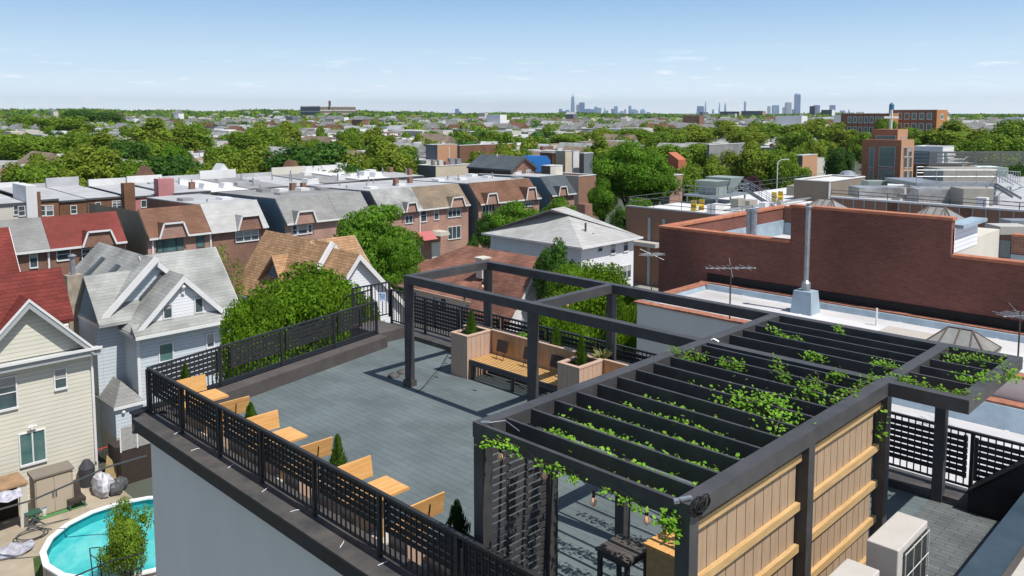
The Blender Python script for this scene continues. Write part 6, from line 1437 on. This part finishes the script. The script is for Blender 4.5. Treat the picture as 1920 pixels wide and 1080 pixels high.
for r in range(0,6):   # right hand side, nearer to the x axis
    Y=112-PER*(r+1)
    for side,yy in ((0,Y),(1,Y+30)):
        x=175.0
        while x<3200:
            x+=6.35
            if fr.random()<.06: x+=fr.choice([4,10]);continue
            cand.append((x,yy,side))
    for yy in (Y-5,Y+14.5,Y+47):
        x=160.0
        while x<3200:
            x+=fr.uniform(11,30);tc_.append((x,yy+fr.uniform(-2,2)))
DPT=lambda x,y:x*FH.x+y*FH.y
def vis(x,y,z,m=30):
    D=DPT(x,y)
    if D<60:return None
    u,v=pr(x,y,z);return (D,u,v) if -m<u<1920+m else None
def ground(x,y):   # gentle rise towards the horizon, higher on the left
    D=DPT(x,y)
    if D<700:return 0
    u=pr(x,y,0)[0];k=min(1,(D-700)/1500);base=2+ (11 if u<560 else 11-11*min(1,(u-560)/500)) + 2.5*sin(u*.013)+1.5*sin(u*.041+1)
    return max(0,base)*k*k*(3-2*k)
# explicit big buildings keep their footprint clear
bl_=[(783,1120,170),(1120,1330,150),(1330,1650,165),(1600,1800,200),(1490,2000,125)]
def blocked(D,u,v):
    for a,b_,d in bl_:
        if a-10<u<b_+10 and D<d:return True
    if 1560<u<1790 and 190<D<360:return True
    if u<790 and D<118:return True
    return False
hs=[]
for x,y,s in cand:
    q=vis(x,y,-4)
    if q and q[0]<1900 and not blocked(*q): hs.append((q[0],x,y,s,q[1]))
hs.sort()
for D,x,y,s,u in hs[:290]:
    k=fr.choice(HP)
    if k[2]:o=copy_tree(k[0])
    else:o=k[0];k[2]=True
    if 'group' in o:del o['group']
    o.location=(x,y+(13 if s==0 and 0 else 0),GZ-fr.uniform(0,.8));o.rotation_euler=(0,0,0)
    if s==1: o.location.y=y+13;o.rotation_euler=(0,0,pi)
    hc=[h_ for h_ in hm][k[3]%8];sd_=sides(u)
    o['label']='%s %s house in the far rows between trees, %s of the view'%(hcol[hc],desc[k[1]],sd_);o['group']='far %s %s houses, %s'%(hcol[hc],desc[k[1]],sd_)
for k in HP:
    if not k[2]:
        for ch in list(k[0].children_recursive):bpy.data.objects.remove(ch)
        bpy.data.objects.remove(k[0])
mb=MB()
FM=['wroof','silver','creamst','brick','beige','brownsh','greysh2','tanbrick','slate','white','redsh2','dbrick']
for D,x,y,s,u in hs[290:]:
    if D>1500 or fr.random()<(.2 if D<600 else .45 if D<1100 else .7): continue
    h_=fr.uniform(6.5,9.5)+ (fr.uniform(0,9) if fr.random()<.03 else 0);z=GZ+ground(x,y);w_=3.1;wm=fr.choice([2,3,4,2,8,2,9,9]);rf=fr.choice([0,0,1,0,6,0,1,6])
    if fr.random()<.6 or D<450:
        b0=len(mb.v);mb.hexa([(x-w_,y,z-2),(x+w_,y,z-2),(x+w_,y+13,z-2),(x-w_,y+13,z-2),(x-w_,y,z+h_),(x+w_,y,z+h_),(x+w_,y+13,z+h_),(x-w_,y+13,z+h_)],wm);mb.m[-5]=rf
    else:
        b0=len(mb.v);mb.hexa([(x-w_,y,z-2),(x+w_,y,z-2),(x+w_,y+13,z-2),(x-w_,y+13,z-2),(x-w_,y,z+h_),(x+w_,y,z+h_),(x+w_,y+13,z+h_),(x-w_,y+13,z+h_)],wm)
        mb.prism([(x-w_-.3,y-.3,z+h_),(x+w_+.3,y-.3,z+h_),(x,y-.3,z+h_+2.6)],(0,13.5,0),fr.choice([5,6,1,6,6]))
tag(mb.build('far_town',[M[k] for k in FM],fix=False),kind='stuff')
ts=[]
for x,y in tc_:
    q=vis(x,y,-3)
    if q and q[0]<2600 and not blocked(*q) : ts.append((q[0],x,y,q[1]))
ts.sort()
near=[t for t in ts if t[0]<430];fr.shuffle(near);keep=near[:235];rest=[t for t in ts if t[0]>=430]+near[235:]
for D,x,y,u in keep:
    key=fr.choice(['far_a','far_b','far_a','far_c','far_b'] if D>210 else ['mid_a','mid_b','mid_a','mid_c','mid_d'])
    cn_={'a':'green','b':'olive','c':'dark green','d':'fresh green'}[key[-1]]
    put(key,x,y,fr.uniform(8,13.5),fr.uniform(3.4,6.0),'%s street tree lining the far rows of houses, %s of the view'%(cn_,sides(u)),'far %s street trees, %s'%(cn_,sides(u)))
for k_,(o_,_,_,used_) in list(protos.items()):
    if not used_:
        for ch in list(o_.children_recursive):bpy.data.objects.remove(ch)
        bpy.data.objects.remove(o_)
mb=MB()
def fcrown(mb,x,y,z,H,R,n,ls,m):
    c=Vector((x,y,z+H*.62));hz=H*.40
    ph=fr.uniform(0,6.28)
    mb.sphere(c,R*.68,R*.68,hz*.72,7,4,m,lambda p:1+.16*sin(p.x*5+ph)+.14*cos(p.y*6+ph))
    for _ in range(n):
        v=Vector((fr.gauss(0,1),fr.gauss(0,1),fr.gauss(0,1)+.3)).normalized();q=c+Vector((v.x*R,v.y*R,v.z*hz))*fr.uniform(.75,1.1)
        nr=(v+Vector((fr.gauss(0,.5),fr.gauss(0,.5),fr.gauss(0,.5)))).normalized();a=nr.orthogonal().normalized()*ls*fr.uniform(.6,1.3);b_=nr.cross(a);mb.poly([q-a,q+b_*.6,q+a,q-b_*.6],m)
for D,x,y,u in rest:
    if D<430 and fr.random()<.25: continue
    z=GZ+ground(x,y)-.5
    if D>900 and fr.random()<.25:continue
    fcrown(mb,x,y,z,fr.uniform(8.5,13.5),fr.uniform(3.8,6.8)*(1 if D<900 else 1.35),150 if D<700 else 60 if D<1200 else 16,.62 if D<700 else .95 if D<1200 else 1.7,fr.choice([0,1,0,2,0,1]))
# wooded ridge
for i in range(5200):
    u=fr.uniform(-60,1980);D=fr.uniform(1150,3400);p=atD(u,212,D)
    if u<1100 or fr.random()<.6: fcrown(mb,p.x,p.y,GZ+ground(p.x,p.y)-1,fr.uniform(11,17),fr.uniform(7,12),9,2.2,fr.choice([0,2,0,2]))
tag(mb.build('far_woods',[M['lf_mid'],M['lf_olive'],M['lf_dark']],fix=False),kind='stuff')
mb=MB();nu,nd=60,22
for j in range(nd):
    D=700+ (3800-700)*j/(nd-1)
    for i in range(nu):
        u=-250+2450*i/(nu-1);p=atD(u,212,D);mb.v.append((p.x,p.y,GZ+ground(p.x,p.y)-(.3 if j else 1.2)))
for j in range(nd-1):
    for i in range(nu-1): mb.f.append((j*nu+i,j*nu+i+1,(j+1)*nu+i+1,(j+1)*nu+i));mb.m.append(0)
tag(mb.build('hills',M['ground']),kind='structure')
# ================================================================= SKYLINE
tw=[mat('tower glass pale',(.12,.26,.42),.5,nz=(.002,.3)),mat('tower glass blue',(.01,.10,.30),.4,nz=(.002,.3)),mat('tower stone',(.26,.30,.36),.7,nz=(.002,.3))]  # tower colours made bluer to carry part of the distance haze
def tower(u,vt,w,m=0,shape=0,lb=None,D=20000,vb=218):
    p=atD(u,vt-1,D);W_=w*1.2*D/CF;a=Vector((RT.x,RT.y,0))*W_/2;b_=Vector((FH.x,FH.y,0))*W_/2;c=Vector((p.x,p.y,0));zt=p.z;mb=MB()
    def bx(k0,k1,z0,z1): mb.hexa([c-a*k0-b_*k0+Vector((0,0,z0)),c+a*k0-b_*k0+Vector((0,0,z0)),c+a*k0+b_*k0+Vector((0,0,z0)),c-a*k0+b_*k0+Vector((0,0,z0)),c-a*k1-b_*k1+Vector((0,0,z1)),c+a*k1-b_*k1+Vector((0,0,z1)),c+a*k1+b_*k1+Vector((0,0,z1)),c-a*k1+b_*k1+Vector((0,0,z1))])
    if shape==0: bx(1,1,GZ,zt*.96);bx(.75,.75,zt*.96,zt)
    elif shape==1:
        z2=atD(u,181,D).z;bx(1,.62,GZ,z2);bx(.1,.03,z2,zt)
    elif shape==2: bx(1,.5,GZ,zt*.8);bx(.5,.06,zt*.8,zt)
    elif shape==3: bx(1,1,GZ,zt*.93);bx(1,.55,zt*.93,zt)
    elif shape==4: bx(1,.8,GZ,zt*.7);bx(.8,.35,zt*.7,zt)
    o=mb.build('skyscraper',tw[m],fix=False);tag(o,lb or 'hazy blue skyscraper in the downtown cluster left of centre on the skyline','skyscraper',None if lb else 'skyscrapers of the downtown cluster')
tower(1074,173,6.5,0,1,'tallest hazy tower with a needle spire in the downtown cluster')
tower(1091,193,8,1,0,'broad dark blue slab tower just right of the needle spired tower')
tower(1495.5,176,7.5,1,3,'slender dark blue skyscraper standing alone right of centre')
tower(1323,190,2.6,0,2,'first thin pencil tower from the left on the midtown skyline');tower(1349,192,2.4,0,2,'second thin pencil tower on the midtown skyline');tower(1360,193,3.6,0,2,'spired tapering tower on the midtown skyline, third from the left');tower(1397,191,2.6,0,0,'fourth thin pencil tower, above the long horizon block')
tower(1478,193,8,2,0,'pale wide slab tower left of the slender dark skyscraper')
for a in ((1051,205,5,1),(1057,209,6,0),(1064,207,6,0),(1083,197,4,2),(1099,206,9,1),(1103,205,8,1),(1111,206,7,1),(1117,201,5,0),(1123,203,7,0),(1133.5,202,3,2,2),(1138,208,4,0),(1149,205,5,1),(1155,200,5,0),(1160,212,7,1),(1166,209,5,2),(1172,206,3,2),(1181,199,4,0),(1187,206,10,0),(1193,208,5,0),(1205,205,8,0,4),(1216,211,5,2),(857,205,6,1),(863,210,4,1),(1045,212,4,0)):
    if a[0]<900: tower(*a,**({'shape':0} if len(a)<5 else {}),lb='lone small blue tower left of centre on the horizon' if a[0]<860 else 'low companion beside the lone blue tower on the horizon')
    else: tower(*a)
def mt(*a):
    tower(*a,lb='hazy low tower of the midtown skyline right of centre')
    SC.objects[-1] 
for a in ((1309,199,4,1,4),(1315,200,7,1,0),(1337,206,2.5,0,0),(1442,200,4,2,0),(1452,198,6,0,0),(1459,198,3,0,0),(1470,202,4,2,0),(1487,206,3,1,0),(1531,198,8,1,0),(1561,198,7,1,0),(1580,208,6,0,0),(1592,206,3,2,2)):
    tower(*a,lb='hazy low tower of the midtown skyline right of centre')
for o_ in SC.objects:
    if o_.get('label','').startswith('hazy low tower'):o_['group']='low towers of the midtown skyline'
# ---- ordinal labels so that each repeat can be pointed at
ORD='first second third fourth fifth sixth seventh eighth ninth tenth eleventh twelfth thirteenth fourteenth fifteenth sixteenth seventeenth eighteenth nineteenth twentieth'.split()
def ordn(i):
    if i<20:return ORD[i]
    t=['twenty','thirty','forty','fifty','sixty','seventy','eighty','ninety'][i//10-1-1] if i<99 else 'last'
    return (['twentieth','thirtieth','fortieth','fiftieth','sixtieth','seventieth','eightieth','ninetieth'][(i+1)//10-2]) if (i+1)%10==0 else t+' '+ORD[(i+1)%10-1] if False else (['twenty','thirty','forty','fifty','sixty','seventy','eighty','ninety'][(i+1)//10-2]+' '+ORD[(i+1)%10-1])
BN=['the nearest distant belt','the second distant belt','the third distant belt','the fourth distant belt','the farthest distant belt']
def relabel(pred,edges,fmt):
    g={}
    for o in SC.objects:
        if o.parent is None and pred(o):
            x,y=o.location.x,o.location.y
            if o.type=='MESH': v=o.data.vertices[0].co;x,y=v.x,v.y
            D=DPT(x,y);b=sum(D>e for e in edges);g.setdefault((fmt(o),b),[]).append((pr(x,y,-4)[0],o))
    for (k,b),l in g.items():
        l.sort(key=lambda t:t[0])
        for i,(u,o) in enumerate(l):
            o['label']=('%s, %s from the left in %s'%(k,ordn(i),BN[b])) if len(l)>1 else '%s, the only one in %s'%(k,BN[b])
relabel(lambda o:str(o.get('group','')).startswith('far ') and o.name.startswith('broad'),[200,260,320,380],lambda o:o['label'].split(' street tree')[0]+' street tree')
relabel(lambda o:o.name.startswith('far_house'),[180,230,290,350],lambda o:o['label'].split(' in the far')[0])
relabel(lambda o:str(o.get('group','')).startswith('trees rising'),[140,190,250,320],lambda o:'taller '+o['label'].split(' standing')[0])
def relabel2(pred,txt):
    l=sorted([(pr(o.data.vertices[0].co.x,o.data.vertices[0].co.y,6)[0],o.name) for o in SC.objects if pred(o)])
    for i,(u,n_) in enumerate(l): SC.objects[n_]['label']=txt%ordn(i)
for cl in ('white','silver','black'):
    l=sorted([(pr(o.location.x,o.location.y,-11)[0],o.name) for o in SC.objects if o.get('group')=='cars in the far car park, '+cl])
    for i,(u,n_) in enumerate(l): SC.objects[n_]['label']='%s car, %s from the left of its colour in the far car park'%(cl,ordn(i))
relabel2(lambda o:o.get('group')=='skyscrapers of the downtown cluster','hazy blue skyscraper, %s from the left among the plain downtown towers')
relabel2(lambda o:o.get('group')=='low towers of the midtown skyline','hazy low tower, %s from the left on the midtown skyline')
# ================================================================= HAZE
hz_=MB();hz_.box(-600,-600,GZ-1.5,30000,30000,520)
hm_=bpy.data.materials.new('haze');hm_.use_nodes=True;t=hm_.node_tree;t.nodes.remove(t.nodes['Principled BSDF']);pv=t.nodes.new('ShaderNodeVolumePrincipled');pv.inputs['Color'].default_value=(.80,.90,1,1);pv.inputs['Density'].default_value=2.9e-5;pv.inputs['Anisotropy'].default_value=.2
t.links.new(pv.outputs[0],t.nodes['Material Output'].inputs['Volume'])
tag(hz_.build('haze',hm_),kind='stuff')
